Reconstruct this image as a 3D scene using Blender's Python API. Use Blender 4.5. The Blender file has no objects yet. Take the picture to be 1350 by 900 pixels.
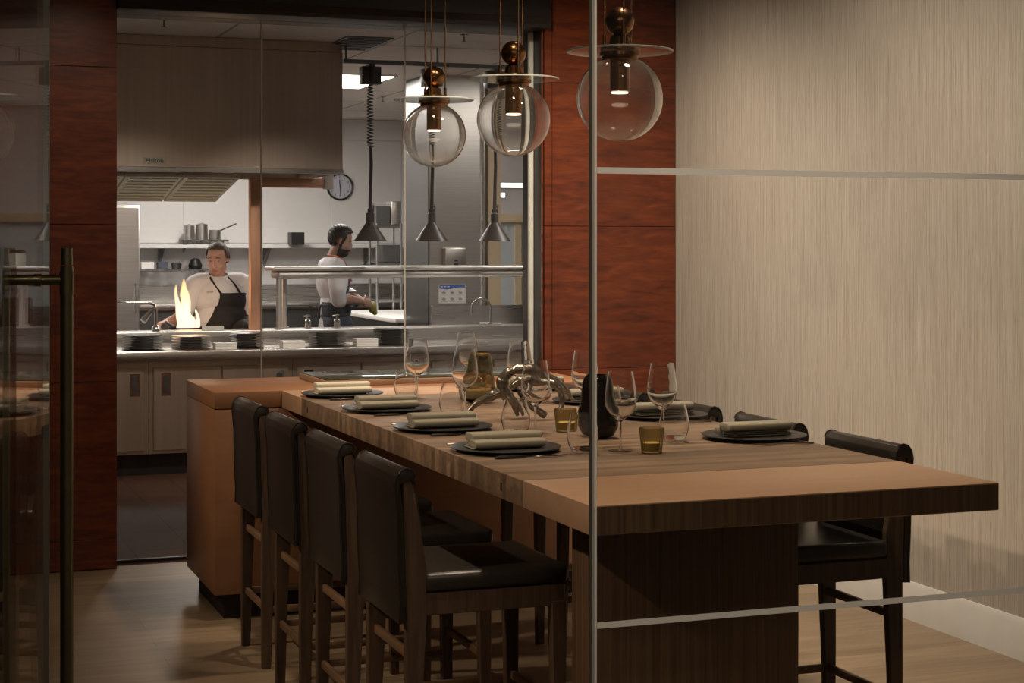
import bpy, bmesh, math, random
from mathutils import Vector, Matrix, Euler
random.seed(7)
PI = math.pi
SC = bpy.context.scene
COL = SC.collection

# ------------------------------------------------------------------ camera, world, lights, exposure
cam_d = bpy.data.cameras.new('camera')
cam = bpy.data.objects.new('camera', cam_d)
COL.objects.link(cam)
cam.location = (0, 0, 1.6)
cam.rotation_euler = (PI/2, 0, math.radians(-20.15))
cam_d.sensor_width = 36.0
cam_d.lens = 2248.0/1350.0*36.0
cam_d.shift_y = -130.0/1350.0
cam_d.clip_end = 100
SC.camera = cam
SC.view_settings.view_transform = 'Standard'
SC.view_settings.look = 'None'
SC.view_settings.gamma = 1.0
SC.view_settings.use_curve_mapping = False
SC.view_settings.exposure = 0.0
SC.cycles.use_denoising = True
SC.cycles.max_bounces = 14
SC.cycles.transparent_max_bounces = 24
SC.cycles.transmission_bounces = 14
SC.cycles.glossy_bounces = 5
SC.cycles.sample_clamp_indirect = 4.0

WORLD_STRENGTH = 0.08
wd = bpy.data.worlds.new('lobby_light')
SC.world = wd
wd.use_nodes = True
wd.node_tree.nodes['Background'].inputs[0].default_value = (1.0, 0.86, 0.72, 1)
wd.node_tree.nodes['Background'].inputs[1].default_value = WORLD_STRENGTH

WARM = (1.0, 0.80, 0.59)
CEIL = 3.1          # dining ceiling
KCEIL = 3.05        # kitchen ceiling


def spot(name, loc, target, energy, angle=60, blend=0.6, color=WARM, radius=0.05):
    d = bpy.data.lights.new(name, 'SPOT')
    d.energy = energy
    d.spot_size = math.radians(angle)
    d.spot_blend = blend
    d.color = color
    d.shadow_soft_size = radius
    o = bpy.data.objects.new(name, d)
    COL.objects.link(o)
    o.location = loc
    o.rotation_euler = (Vector(target)-Vector(loc)).to_track_quat('-Z', 'Y').to_euler()
    return o


# ceiling downlights over the table, and accent spots from the far left of the ceiling
for (x, y, e) in ((2.0, 4.2, 105), (2.0, 5.42, 100), (2.0, 6.4, 105), (2.1, 7.4, 125)):
    spot('table_downlight', (x, y, CEIL-0.03), (x+0.1, y+0.05, 0.97), e, 66, 0.8, WARM, 0.045)
for (y, ty, e) in ((3.9, 4.5, 205), (5.3, 5.7, 215), (6.7, 6.9, 225)):
    spot('accent_spot', (-1.3, y, CEIL-0.03), (1.9, ty, 0.95), e, 42, 0.8, WARM, 0.05)
# adjustable ceiling spots on the papered wall and the timber panels
for (x, y, ty, tz, e, an) in ((2.35, 7.3, 8.2, 0.3, 250, 110), (2.5, 6.2, 6.6, 0.4, 170, 125), (2.4, 4.9, 5.3, 0.6, 165, 125)):
    spot('wall_spot', (x, y, CEIL-0.03), (4.09, ty, tz), e, an, 1.0, (1.0, 0.87, 0.72), 0.08)
for (x, y, tx, e) in ((3.5, 7.2, 3.7, 28), (0.95, 7.2, 0.75, 34)):
    spot('panel_spot', (x, y, CEIL-0.03), (tx, 8.5, 1.4), e, 80, 1.0, WARM, 0.06)
# soft downlight over the floor beside the door, and unseen lobby spots added to lift the handle and table end
spot('floor_downlight', (0.7, 5.6, CEIL-0.03), (0.7, 5.9, 0.0), 26, 70, 0.6, WARM, 0.05)
spot('lobby_fill', (0.2, 1.2, CEIL-0.03), (0.9, 4.2, 0.6), 34, 80, 0.9, WARM, 0.1)
spot('lobby_fill', (1.9, 0.9, CEIL-0.03), (2.2, 4.0, 0.6), 26, 80, 0.9, WARM, 0.1)
# unseen lobby spot added to brighten the frosted partition bands
spot('band_fill_spot', (1.35, 1.75, CEIL-0.03), (1.45, 2.6, 1.3), 60, 50, 1.0, (1.0, 0.88, 0.74), 0.06)
# unseen aisle spots behind the header, added to light hood and counter fronts
for x in (1.6, 2.7, 3.8, 4.8):
    spot('aisle_fill', (x, 9.7, KCEIL-0.03), (x, 12.0, 0.45), 150, 68, 1.0, (1.0, 0.88, 0.76), 0.12)


# ------------------------------------------------------------------ material helpers
class NT:
    def __init__(s, name):
        s.m = bpy.data.materials.new(name)
        s.m.use_nodes = True
        s.t = s.m.node_tree
        s.t.nodes.clear()
        s.out = s.t.nodes.new('ShaderNodeOutputMaterial')

    def n(s, kind, props=None, **inputs):
        nd = s.t.nodes.new(kind)
        for k, v in (props or {}).items():
            setattr(nd, k, v)
        for k, v in inputs.items():
            s.set(nd, k.replace('_', ' '), v)
        return nd

    def set(s, nd, key, v):
        sock = nd.inputs[int(key)] if key.isdigit() else nd.inputs[key]
        if hasattr(v, 'outputs'):
            v = v.outputs[0]
        if hasattr(v, 'node') and hasattr(v, 'is_output'):
            s.t.links.new(v, sock)
        else:
            if isinstance(v, tuple) and len(v) == 3 and sock.type == 'RGBA':
                v = v+(1,)
            sock.default_value = v

    def end(s, nd):
        s.t.links.new(nd.outputs[0], s.out.inputs[0])
        return s.m

    def coord(s, scale=(1, 1, 1), loc=(0, 0, 0)):
        tc = s.n('ShaderNodeTexCoord')
        mp = s.n('ShaderNodeMapping')
        s.t.links.new(tc.outputs['Object'], mp.inputs['Vector'])
        mp.inputs['Scale'].default_value = scale
        mp.inputs['Location'].default_value = loc
        return mp

    def noise(s, vec, scale=1.0, detail=4.0, rough=0.5, dist=0.0):
        nd = s.n('ShaderNodeTexNoise')
        s.t.links.new(vec.outputs[0], nd.inputs['Vector'])
        nd.inputs['Scale'].default_value = scale
        nd.inputs['Detail'].default_value = detail
        nd.inputs['Roughness'].default_value = rough
        nd.inputs['Distortion'].default_value = dist
        return nd.outputs['Fac'] if 'Fac' in nd.outputs else nd.outputs[0]

    def ramp(s, fac, stops):
        nd = s.n('ShaderNodeValToRGB')
        s.t.links.new(fac, nd.inputs[0])
        cr = nd.color_ramp
        while len(cr.elements) < len(stops):
            cr.elements.new(0.5)
        for e, (p, c) in zip(cr.elements, stops):
            e.position = p
            e.color = (c[0], c[1], c[2], 1)
        return nd.outputs[0]

    def mix(s, fac, a, b, mode='MIX'):
        nd = s.n('ShaderNodeMix', {'data_type': 'RGBA', 'blend_type': mode})
        for sock, v in ((nd.inputs[0], fac), (nd.inputs[6], a), (nd.inputs[7], b)):
            if hasattr(v, 'is_output'):
                s.t.links.new(v, sock)
            else:
                sock.default_value = v if not isinstance(v, tuple) else (v+(1,) if len(v) == 3 else v)
        return nd.outputs[2]

    def math(s, op, a, b=0.0):
        nd = s.n('ShaderNodeMath', {'operation': op})
        for i, v in enumerate((a, b)):
            if hasattr(v, 'is_output'):
                s.t.links.new(v, nd.inputs[i])
            else:
                nd.inputs[i].default_value = v
        return nd.outputs[0]

    def pbr(s, color, rough=0.5, metal=0.0, bump=None, bump_d=0.01, **kw):
        p = s.n('ShaderNodeBsdfPrincipled')
        for key, v in (('Base Color', color), ('Roughness', rough), ('Metallic', metal)):
            if hasattr(v, 'is_output'):
                s.t.links.new(v, p.inputs[key])
            else:
                s.set(p, key, v)
        for k, v in kw.items():
            s.set(p, k.replace('_', ' '), v)
        if bump is not None:
            b = s.n('ShaderNodeBump')
            b.inputs['Strength'].default_value = 1.0
            b.inputs['Distance'].default_value = bump_d
            s.t.links.new(bump, b.inputs['Height'])
            s.t.links.new(b.outputs[0], p.inputs['Normal'])
        return s.end(p)


def plain(name, color, rough=0.5, metal=0.0, var=0.08, scale=12.0, **kw):
    t = NT(name)
    v = t.noise(t.coord(), scale, 3)
    lo = tuple(c*(1-var) for c in color)
    hi = tuple(min(1, c*(1+var)) for c in color)
    return t.pbr(t.ramp(v, [(0.3, lo), (0.7, hi)]), rough, metal, **kw)


def wood(name, lo, hi, grain=(3, 40, 40), rough=0.45, strip_axis=None, strip=0.045, strip_amt=0.35, bump_d=0.0006):
    t = NT(name)
    c = t.coord(grain)
    g = t.noise(c, 1.0, 6, 0.6, 0.6)
    col = t.ramp(g, [(0.28, lo), (0.72, hi)])
    if strip_axis is not None:
        tc = t.n('ShaderNodeTexCoord')
        sp = t.n('ShaderNodeSeparateXYZ')
        t.t.links.new(tc.outputs['Object'], sp.inputs[0])
        k = t.math('FLOOR', t.math('DIVIDE', sp.outputs[strip_axis], strip))
        wn = t.n('ShaderNodeTexWhiteNoise', {'noise_dimensions': '1D'})
        t.t.links.new(k, wn.inputs['W'])
        amt = t.math('ADD', t.math('MULTIPLY', wn.outputs[0], strip_amt), 1-strip_amt*0.6)
        col = t.mix(1.0, col, amt, 'MULTIPLY')
    return t.pbr(col, rough, 0.0, g, bump_d)


def red_wood(name):
    t = NT(name)
    c = t.coord((2.6, 2.6, 15.0))
    q = t.noise(c, 1.6, 5, 0.55, 0.9)
    c2 = t.coord((1.2, 1.2, 0.6))
    w = t.noise(c2, 2.0, 2)
    c3 = t.coord((14, 14, 60))
    f = t.noise(c3, 1.0, 3)
    a = t.math('ADD', t.math('MULTIPLY', q, 0.75), t.math('MULTIPLY', w, 0.25))
    col = t.ramp(a, [(0.34, (0.062, 0.010, 0.003)), (0.5, (0.135, 0.024, 0.006)), (0.68, (0.23, 0.050, 0.012))])
    col = t.mix(0.25, col, t.ramp(f, [(0.35, (0.06, 0.010, 0.003)), (0.7, (0.22, 0.05, 0.013))]))
    return t.pbr(col, 0.3, 0.0, Coat_Weight=0.18, Coat_Roughness=0.15)


def steel(name, color=(0.60, 0.57, 0.53), rough=0.32, grain=(2, 2, 90)):
    t = NT(name)
    g = t.noise(t.coord(grain), 1.0, 3)
    col = t.ramp(g, [(0.3, tuple(c*0.86 for c in color)), (0.7, color)])
    rr = t.math('ADD', t.math('MULTIPLY', g, 0.08), rough-0.04)
    return t.pbr(col, rr, 1.0)


def sheet_glass(name, tint=(0.97, 0.985, 0.97), ior=1.45, rough=0.0, graze=1.0):
    t = NT(name)
    tr = t.n('ShaderNodeBsdfTransparent', Color=tint)
    gl = t.n('ShaderNodeBsdfGlossy', Color=(0.95, 0.95, 0.95), Roughness=rough)
    # Schlick reflectance, the same on both faces of the sheet
    lw = t.n('ShaderNodeLayerWeight', Blend=0.5)
    f0 = ((ior-1)/(ior+1))**2
    fr = t.math('ADD', t.math('MULTIPLY', t.math('POWER', lw.outputs['Facing'], 5.0), graze*(1-f0)), f0)
    mx = t.n('ShaderNodeMixShader')
    t.t.links.new(fr, mx.inputs[0])
    t.t.links.new(tr.outputs[0], mx.inputs[1])
    t.t.links.new(gl.outputs[0], mx.inputs[2])
    return t.end(mx)


def solid_glass(name, color=(1, 1, 1), rough=0.0, ior=1.47, clear=0.0):
    t = NT(name)
    g = t.n('ShaderNodeBsdfGlass', Color=color, Roughness=rough, IOR=ior)
    if clear <= 0:
        return t.end(g)
    tr = t.n('ShaderNodeBsdfTransparent', Color=color)
    mx = t.n('ShaderNodeMixShader')
    mx.inputs[0].default_value = clear
    t.t.links.new(g.outputs[0], mx.inputs[1])
    t.t.links.new(tr.outputs[0], mx.inputs[2])
    return t.end(mx)


def glow(name, color, strength):
    t = NT(name)
    return t.end(t.n('ShaderNodeEmission', Color=color, Strength=strength))


def wallpaper():
    t = NT('grasscloth_wallpaper')
    a = t.noise(t.coord((1, 190, 2.0)), 1.0, 3, 0.6)
    b = t.noise(t.coord((1, 430, 12)), 1.0, 2, 0.6)
    m = t.math('ADD', t.math('MULTIPLY', a, 0.6), t.math('MULTIPLY', b, 0.4))
    col = t.ramp(m, [(0.32, (0.25, 0.21, 0.17)), (0.52, (0.42, 0.37, 0.315)), (0.70, (0.53, 0.475, 0.415))])
    return t.pbr(col, 0.75, 0.0, m, 0.0015)


def oak_floor():
    t = NT('oak_floor_planks')
    mp = t.coord((1, 1, 1))
    br = t.n('ShaderNodeTexBrick', {'offset': 0.37, 'squash': 1.0})
    t.t.links.new(mp.outputs[0], br.inputs['Vector'])
    for k, v in (('Scale', 1.0), ('Mortar Size', 0.0015), ('Brick Width', 1.6), ('Row Height', 0.18), ('Bias', 0.0)):
        br.inputs[k].default_value = v
    br.inputs['Color1'].default_value = (0.20, 0.135, 0.078, 1)
    br.inputs['Color2'].default_value = (0.31, 0.215, 0.13, 1)
    br.inputs['Mortar'].default_value = (0.06, 0.04, 0.025, 1)
    g = t.noise(t.coord((1.5, 22, 1)), 1.0, 5, 0.6, 0.5)
    col = t.mix(0.55, br.outputs[0], t.ramp(g, [(0.3, (0.15, 0.105, 0.065)), (0.7, (0.34, 0.25, 0.165))]))
    return t.pbr(col, 0.42)


def quarry_floor():
    t = NT('quarry_tile')
    mp = t.coord((1, 1, 1))
    br = t.n('ShaderNodeTexBrick', {'offset': 0.0})
    t.t.links.new(mp.outputs[0], br.inputs['Vector'])
    for k, v in (('Scale', 1.0), ('Mortar Size', 0.006), ('Brick Width', 0.3), ('Row Height', 0.3)):
        br.inputs[k].default_value = v
    br.inputs['Color1'].default_value = (0.060, 0.028, 0.017, 1)
    br.inputs['Color2'].default_value = (0.075, 0.035, 0.021, 1)
    br.inputs['Mortar'].default_value = (0.03, 0.022, 0.018, 1)
    return t.pbr(br.outputs[0], 0.7, Specular_IOR_Level=0.12)


def ceiling_tiles():
    t = NT('ceiling_tile')
    br = t.n('ShaderNodeTexBrick', {'offset': 0.0})
    mp = t.coord((1, 1, 1), (0.25, 0.13, 0))
    t.t.links.new(mp.outputs[0], br.inputs['Vector'])
    for k, v in (('Scale', 1.0), ('Mortar Size', 0.012), ('Brick Width', 1.22), ('Row Height', 1.22)):
        br.inputs[k].default_value = v
    br.inputs['Color1'].default_value = (0.72, 0.68, 0.63, 1)
    br.inputs['Color2'].default_value = (0.75, 0.71, 0.66, 1)
    br.inputs['Mortar'].default_value = (0.36, 0.34, 0.32, 1)
    return t.pbr(br.outputs[0], 0.85)


def frosted(name, color):
    t = NT(name)
    d = t.n('ShaderNodeBsdfDiffuse', Color=color)
    l = t.n('ShaderNodeBsdfTranslucent', Color=color)
    mx = t.n('ShaderNodeMixShader')
    mx.inputs[0].default_value = 0.4
    t.t.links.new(d.outputs[0], mx.inputs[1])
    t.t.links.new(l.outputs[0], mx.inputs[2])
    return t.end(mx)


M = {}
M['red'] = red_wood('figured_red_timber')
M['groove'] = plain('dark_groove', (0.015, 0.006, 0.004), 0.7)
M['black'] = plain('black_metal', (0.010, 0.009, 0.008), 0.4)
M['paper'] = wallpaper()
M['oak'] = oak_floor()
M['tile'] = quarry_floor()
M['ktile'] = ceiling_tiles()
M['white'] = plain('white_paint', (0.66, 0.63, 0.59), 0.5, var=0.03)
M['ceil'] = plain('dining_ceiling_paint', (0.16, 0.14, 0.12), 0.8)
M['kwall'] = plain('kitchen_wall_panel', (0.70, 0.68, 0.66), 0.35, var=0.02)
M['kwallg'] = plain('kitchen_grey_wall', (0.60, 0.59, 0.58), 0.45, var=0.03)
M['butcher'] = wood('butcher_block', (0.10, 0.060, 0.034), (0.215, 0.138, 0.084), (3, 26, 26), 0.5, 1, 0.038, 0.6)
M['cap'] = wood('smooth_table_cap', (0.33, 0.195, 0.115), (0.38, 0.23, 0.14), (3, 30, 30), 0.45)
M['ribbed'] = wood('vertical_grain_veneer', (0.055, 0.030, 0.015), (0.17, 0.098, 0.052), (85, 85, 1.2), 0.5)
M['island'] = wood('island_veneer', (0.24, 0.108, 0.050), (0.29, 0.138, 0.066), (3, 3, 14), 0.38)
M['chairwood'] = wood('dark_ash', (0.035, 0.020, 0.011), (0.115, 0.066, 0.037), (45, 45, 3.0), 0.5)
M['rung'] = wood('rung_ash', (0.11, 0.058, 0.03), (0.2, 0.115, 0.062), (30, 4, 30), 0.45)
M['leather'] = plain('espresso_leather', (0.025, 0.020, 0.016), 0.33, var=0.12, scale=60)
M['piping'] = plain('leather_piping', (0.018, 0.012, 0.009), 0.3)
M['plate'] = plain('matte_black_plate', (0.014, 0.013, 0.012), 0.42)
M['napkin'] = plain('linen_napkin', (0.185, 0.162, 0.115), 0.85, var=0.06, scale=200)
M['napkin2'] = plain('ivory_napkin', (0.50, 0.45, 0.35), 0.85, var=0.05, scale=200)
M['cutlery'] = plain('blackened_cutlery', (0.10, 0.088, 0.075), 0.25, 1.0)
M['cutlery_s'] = plain('bronze_cutlery', (0.36, 0.30, 0.24), 0.28, 1.0)
M['glass'] = solid_glass('clear_glass')
M['thinglass'] = sheet_glass('thin_clear_glass', (0.975, 0.98, 0.97), 1.5)
M['smoke'] = solid_glass('smoked_glass', (0.72, 0.70, 0.60), 0.0)
M['darkglass'] = plain('black_brown_glass', (0.006, 0.004, 0.003), 0.06, var=0.1, Specular_IOR_Level=0.3)
M['votive'] = solid_glass('amber_ribbed_glass', (0.80, 0.76, 0.60), 0.12)
M['wax'] = plain('candle_wax', (0.6, 0.45, 0.22), 0.5)
def glow_haze_glass(name, glow_haze):  # translucent share imitates the milky LED glow inside the globe
    t = NT(name)
    g = t.n('ShaderNodeBsdfGlass', Color=(0.99, 0.985, 0.98), Roughness=0.0, IOR=1.45)
    d = t.n('ShaderNodeBsdfTranslucent', Color=(0.85, 0.82, 0.78))
    mx = t.n('ShaderNodeMixShader')
    mx.inputs[0].default_value = glow_haze
    t.t.links.new(g.outputs[0], mx.inputs[1])
    t.t.links.new(d.outputs[0], mx.inputs[2])
    return t.end(mx)


M['globe'] = glow_haze_glass('globe_glass', 0.02)
M['disc'] = sheet_glass('disc_glass', (0.93, 0.96, 0.94), 1.5)
M['rimglass'] = plain('glass_rim', (0.62, 0.64, 0.58), 0.25)
M['pane'] = sheet_glass('window_pane', (0.985, 0.985, 0.975), 1.3)
M['frontpane'] = sheet_glass('partition_pane', (0.93, 0.925, 0.90), 1.28)
M['doorpane'] = sheet_glass('door_pane', (0.93, 0.94, 0.93), 1.4, 0.0, 0.8)
M['edge'] = plain('polished_glass_edge', (0.30, 0.29, 0.25), 0.3)
M['channel'] = plain('cream_and_lit_edge', (0.78, 0.77, 0.66), 0.4)  # cream; on the window trim it imitates a glass edge lit by the kitchen
M['frost'] = frosted('frosted_glass_band', (0.92, 0.89, 0.82))
M['band'] = plain('etched_band', (0.50, 0.46, 0.39), 0.55, var=0.03)
M['bronze'] = plain('dark_bronze', (0.20, 0.175, 0.095), 0.36, 1.0, var=0.12)
M['brass'] = plain('aged_brass', (0.30, 0.155, 0.07), 0.25, 1.0, var=0.15)
M['copper'] = plain('copper_reflection', (0.78, 0.45, 0.30), 0.5, 1.0, var=0.08, scale=5)
M['led'] = glow('led_disc', (1.0, 0.82, 0.6), 3.5)
M['steel'] = steel('brushed_steel')
M['steelh'] = steel('brushed_steel_level', (0.66, 0.63, 0.60), 0.28, (1.5, 60, 60))
M['satin'] = steel('satin_steel', (0.70, 0.67, 0.64), 0.5, (1.5, 60, 60))
M['hood'] = steel('hood_steel', (0.64, 0.53, 0.44), 0.38, (25, 25, 0.8))
M['steeld'] = steel('dark_steel', (0.22, 0.22, 0.22), 0.35)
M['chrome'] = plain('chrome', (0.72, 0.72, 0.72), 0.12, 1.0, var=0.02)
M['troffer'] = glow('fluorescent_diffuser', (1.0, 0.94, 0.88), 36.0)
M['troffer_fill'] = glow('fill_diffuser', (1.0, 0.94, 0.88), 15.0)
M['strip'] = glow('strip_diffuser', (1.0, 0.95, 0.88), 4.0)
M['lampblack'] = plain('heat_lamp_enamel', (0.055, 0.045, 0.042), 0.38, var=0.1)
M['kplate'] = plain('stack_plate', (0.05, 0.045, 0.04), 0.3)
M['paperwhite'] = plain('white_card', (0.78, 0.75, 0.71), 0.7, var=0.02)
M['blue'] = plain('poster_blue', (0.05, 0.14, 0.48), 0.5, var=0.02)
M['greyink'] = plain('grey_ink', (0.34, 0.36, 0.40), 0.6, var=0.02)
M['ink'] = plain('black_ink', (0.012, 0.012, 0.014), 0.5, var=0.02)
M['clockface'] = plain('clock_face', (0.50, 0.51, 0.56), 0.4, var=0.02)
M['grease'] = plain('hood_filters', (0.62, 0.64, 0.56), 0.5)
M['beige'] = plain('beige_post', (0.60, 0.47, 0.31), 0.5, var=0.03)
M['door_blue'] = plain('pale_blue_glass', (0.50, 0.56, 0.58), 0.3, var=0.03)
M['skin'] = plain('skin', (0.60, 0.355, 0.285), 0.5, var=0.06, scale=40)
M['skin2'] = plain('skin_olive', (0.42, 0.265, 0.20), 0.5, var=0.06, scale=40)
M['lips'] = plain('lips', (0.46, 0.17, 0.14), 0.45)
M['lips2'] = plain('lips_dark', (0.30, 0.12, 0.09), 0.45)
M['hairgrey'] = plain('short_grey_brown_hair', (0.11, 0.082, 0.06), 0.6, var=0.4, scale=90)
M['hairblack'] = plain('dark_hair', (0.018, 0.014, 0.012), 0.5, var=0.4, scale=90)
M['eyewhite'] = plain('eye_white', (0.6, 0.56, 0.53), 0.3)
M['iris'] = plain('iris', (0.03, 0.025, 0.02), 0.25)
M['coat'] = plain('white_chef_cotton', (0.74, 0.73, 0.77), 0.8, var=0.05, scale=25)
M['apronblack'] = plain('black_apron', (0.014, 0.012, 0.012), 0.75, var=0.2, scale=30)
M['apronnavy'] = plain('slate_apron', (0.075, 0.085, 0.115), 0.8, var=0.12, scale=30)
M['orange'] = plain('orange_strap', (0.50, 0.16, 0.07), 0.7)
M['trouser'] = plain('dark_trousers', (0.03, 0.03, 0.035), 0.8)
M['pan'] = plain('black_iron', (0.02, 0.018, 0.016), 0.45, 0.6)
M['food'] = plain('greens', (0.42, 0.40, 0.12), 0.6, var=0.4, scale=60)
M['antler'] = plain('silvered_driftwood', (0.20, 0.165, 0.125), 0.2, 0.8, var=0.5, scale=18)


# ------------------------------------------------------------------ mesh helpers
class MB:
    def __init__(s):
        s.bm = bmesh.new()

    def _merge(s, bm, mat=None):
        if mat is not None:
            bmesh.ops.transform(bm, matrix=mat, verts=bm.verts)
        me = bpy.data.meshes.new('tmp')
        bm.to_mesh(me)
        bm.free()
        s.bm.from_mesh(me)
        bpy.data.meshes.remove(me)
        return s

    def box(s, x0, x1, y0, y1, z0, z1, bev=0.0, seg=2, mat=None):
        return s.hexa([(x0, y0), (x1, y0), (x1, y1), (x0, y1)], z0, [(x0, y0), (x1, y0), (x1, y1), (x0, y1)], z1, bev, seg, mat)

    def hexa(s, lo, z0, hi, z1, bev=0.0, seg=2, mat=None):
        bm = bmesh.new()
        n = len(lo)
        a = [bm.verts.new((p[0], p[1], p[2] if len(p) > 2 else z0)) for p in lo]
        b = [bm.verts.new((p[0], p[1], p[2] if len(p) > 2 else z1)) for p in hi]
        bm.faces.new(a[::-1])
        bm.faces.new(b)
        for i in range(n):
            j = (i+1) % n
            bm.faces.new((a[i], a[j], b[j], b[i]))
        bmesh.ops.recalc_face_normals(bm, faces=bm.faces)
        if bev > 0:
            bmesh.ops.bevel(bm, geom=list(bm.edges), offset=bev, segments=seg, affect='EDGES', profile=0.5, clamp_overlap=True)
        return s._merge(bm, mat)

    def prism(s, pts, axis, a0, a1, bev=0.0, seg=2, mat=None):
        """pts: outline in the two other axes (in x,y,z order), extruded along axis from a0 to a1"""
        def P(p, a):
            q = list(p)
            q.insert(axis, a)
            return q
        bm = bmesh.new()
        A = [bm.verts.new(P(p, a0)) for p in pts]
        B = [bm.verts.new(P(p, a1)) for p in pts]
        bm.faces.new(A[::-1])
        bm.faces.new(B)
        for i in range(len(pts)):
            j = (i+1) % len(pts)
            bm.faces.new((A[i], A[j], B[j], B[i]))
        bmesh.ops.recalc_face_normals(bm, faces=bm.faces)
        if bev > 0:
            bmesh.ops.bevel(bm, geom=list(bm.edges), offset=bev, segments=seg, affect='EDGES', profile=0.5, clamp_overlap=True)
        return s._merge(bm, mat)

    def lathe(s, prof, seg=32, mat=None, closed=False):
        bm = bmesh.new()
        rings = []
        for (r, z) in prof:
            if r < 1e-6:
                rings.append([bm.verts.new((0, 0, z))])
            else:
                rings.append([bm.verts.new((r*math.cos(2*PI*i/seg), r*math.sin(2*PI*i/seg), z)) for i in range(seg)])
        pairs = list(zip(rings[:-1], rings[1:]))
        if closed:
            pairs.append((rings[-1], rings[0]))
        for A, B in pairs:
            if len(A) == 1 and len(B) == 1:
                continue
            for i in range(seg):
                j = (i+1) % seg
                if len(A) == 1:
                    bm.faces.new((A[0], B[j], B[i]))
                elif len(B) == 1:
                    bm.faces.new((A[i], A[j], B[0]))
                else:
                    bm.faces.new((A[i], A[j], B[j], B[i]))
        if not closed:
            for R, fl in ((rings[0], True), (rings[-1], False)):
                if len(R) > 1:
                    bm.faces.new(R[::-1] if fl else R)
        bmesh.ops.recalc_face_normals(bm, faces=bm.faces)
        return s._merge(bm, mat)

    def cyl(s, p0, p1, r, r1=None, seg=16):
        return s.tube([p0, p1], [r, r if r1 is None else r1], seg)

    def tube(s, pts, radii, seg=10, caps=True, flat=1.0):
        bm = bmesh.new()
        pts = [Vector(p) for p in pts]
        if not isinstance(radii, (list, tuple)):
            radii = [radii]*len(pts)
        rings = []
        up = None
        for i, p in enumerate(pts):
            d = (pts[min(i+1, len(pts)-1)]-pts[max(i-1, 0)])
            d = d.normalized() if d.length > 1e-9 else Vector((0, 0, 1))
            if up is None:
                up = Vector((0, 0, 1)) if abs(d.z) < 0.9 else Vector((1, 0, 0))
            x = d.cross(up)
            x = x.normalized() if x.length > 1e-6 else d.orthogonal().normalized()
            up = x.cross(d).normalized()
            rings.append([bm.verts.new(p+(x*math.cos(2*PI*k/seg)+up*math.sin(2*PI*k/seg)*flat)*radii[i]) for k in range(seg)])
        for A, B in zip(rings[:-1], rings[1:]):
            for k in range(seg):
                j = (k+1) % seg
                bm.faces.new((A[k], A[j], B[j], B[k]))
        if caps:
            bm.faces.new(rings[0][::-1])
            bm.faces.new(rings[-1])
        bmesh.ops.recalc_face_normals(bm, faces=bm.faces)
        return s._merge(bm)

    def ball(s, c, r, seg=24, rings=16, rot=None):
        bm = bmesh.new()
        bmesh.ops.create_uvsphere(bm, u_segments=seg, v_segments=rings, radius=1.0)
        if not isinstance(r, (list, tuple)):
            r = (r, r, r)
        m = Matrix.Translation(c)
        if rot is not None:
            m = m @ Euler(rot).to_matrix().to_4x4()
        return s._merge(bm, m @ Matrix.Diagonal((r[0], r[1], r[2], 1)))

    def build(s, name, mat, parent=None, loc=None, rotz=None, ang=35, flat=False):
        me = bpy.data.meshes.new(name)
        s.bm.to_mesh(me)
        s.bm.free()
        me.materials.append(mat)
        if not flat:
            me.polygons.foreach_set('use_smooth', [True]*len(me.polygons))
            me.set_sharp_from_angle(angle=math.radians(ang))
        o = bpy.data.objects.new(name, me)
        COL.objects.link(o)
        if parent is not None:
            o.parent = parent
        if loc is not None:
            o.location = loc
        if rotz is not None:
            o.rotation_euler = (0, 0, rotz)
        return o


def tag(o, label=None, cat=None, group=None, kind=None):
    for k, v in (('label', label), ('category', cat), ('group', group), ('kind', kind)):
        if v is not None:
            o[k] = v
    return o


def thing(name, loc, label, cat, group=None, rotz=0.0):
    o = bpy.data.objects.new(name, None)
    o.empty_display_size = 0.1
    COL.objects.link(o)
    o.location = loc
    o.rotation_euler = (0, 0, rotz)
    return tag(o, label, cat, group)


def copy_tree(o, parent=None):
    c = o.copy()
    COL.objects.link(c)
    c.parent = parent
    for ch in list(o.children):
        copy_tree(ch, c)
    return c


def place(proto, state, loc, rotz, label, group=None):
    """the first call uses the prototype itself, later calls copy it with its parts"""
    if state.get(proto.name):
        o = copy_tree(proto)
    else:
        o = proto
        state[proto.name] = True
    o.location = loc
    o.rotation_euler = (0, 0, rotz)
    o['label'] = label
    if group:
        o['group'] = group
    return o


USED = {}


def struct(o):
    o['kind'] = 'structure'
    return o


def text_mesh(body, size, name, mat, parent, loc, rot, align='CENTER', depth=0.0008):
    cu = bpy.data.curves.new(name, 'FONT')
    cu.body = body
    cu.size = size
    cu.align_x = align
    cu.align_y = 'CENTER'
    cu.extrude = depth
    tmp = bpy.data.objects.new('text_tmp', cu)
    COL.objects.link(tmp)
    bpy.context.view_layer.update()
    me = bpy.data.meshes.new_from_object(tmp.evaluated_get(bpy.context.evaluated_depsgraph_get()))
    bpy.data.objects.remove(tmp)
    bpy.data.curves.remove(cu)
    me.materials.clear()
    me.materials.append(mat)
    o = bpy.data.objects.new(name, me)
    COL.objects.link(o)
    o.parent = parent
    o.location = loc
    o.rotation_euler = rot
    return o


FRONT = (PI/2, 0, 0)     # text facing -Y

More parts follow.
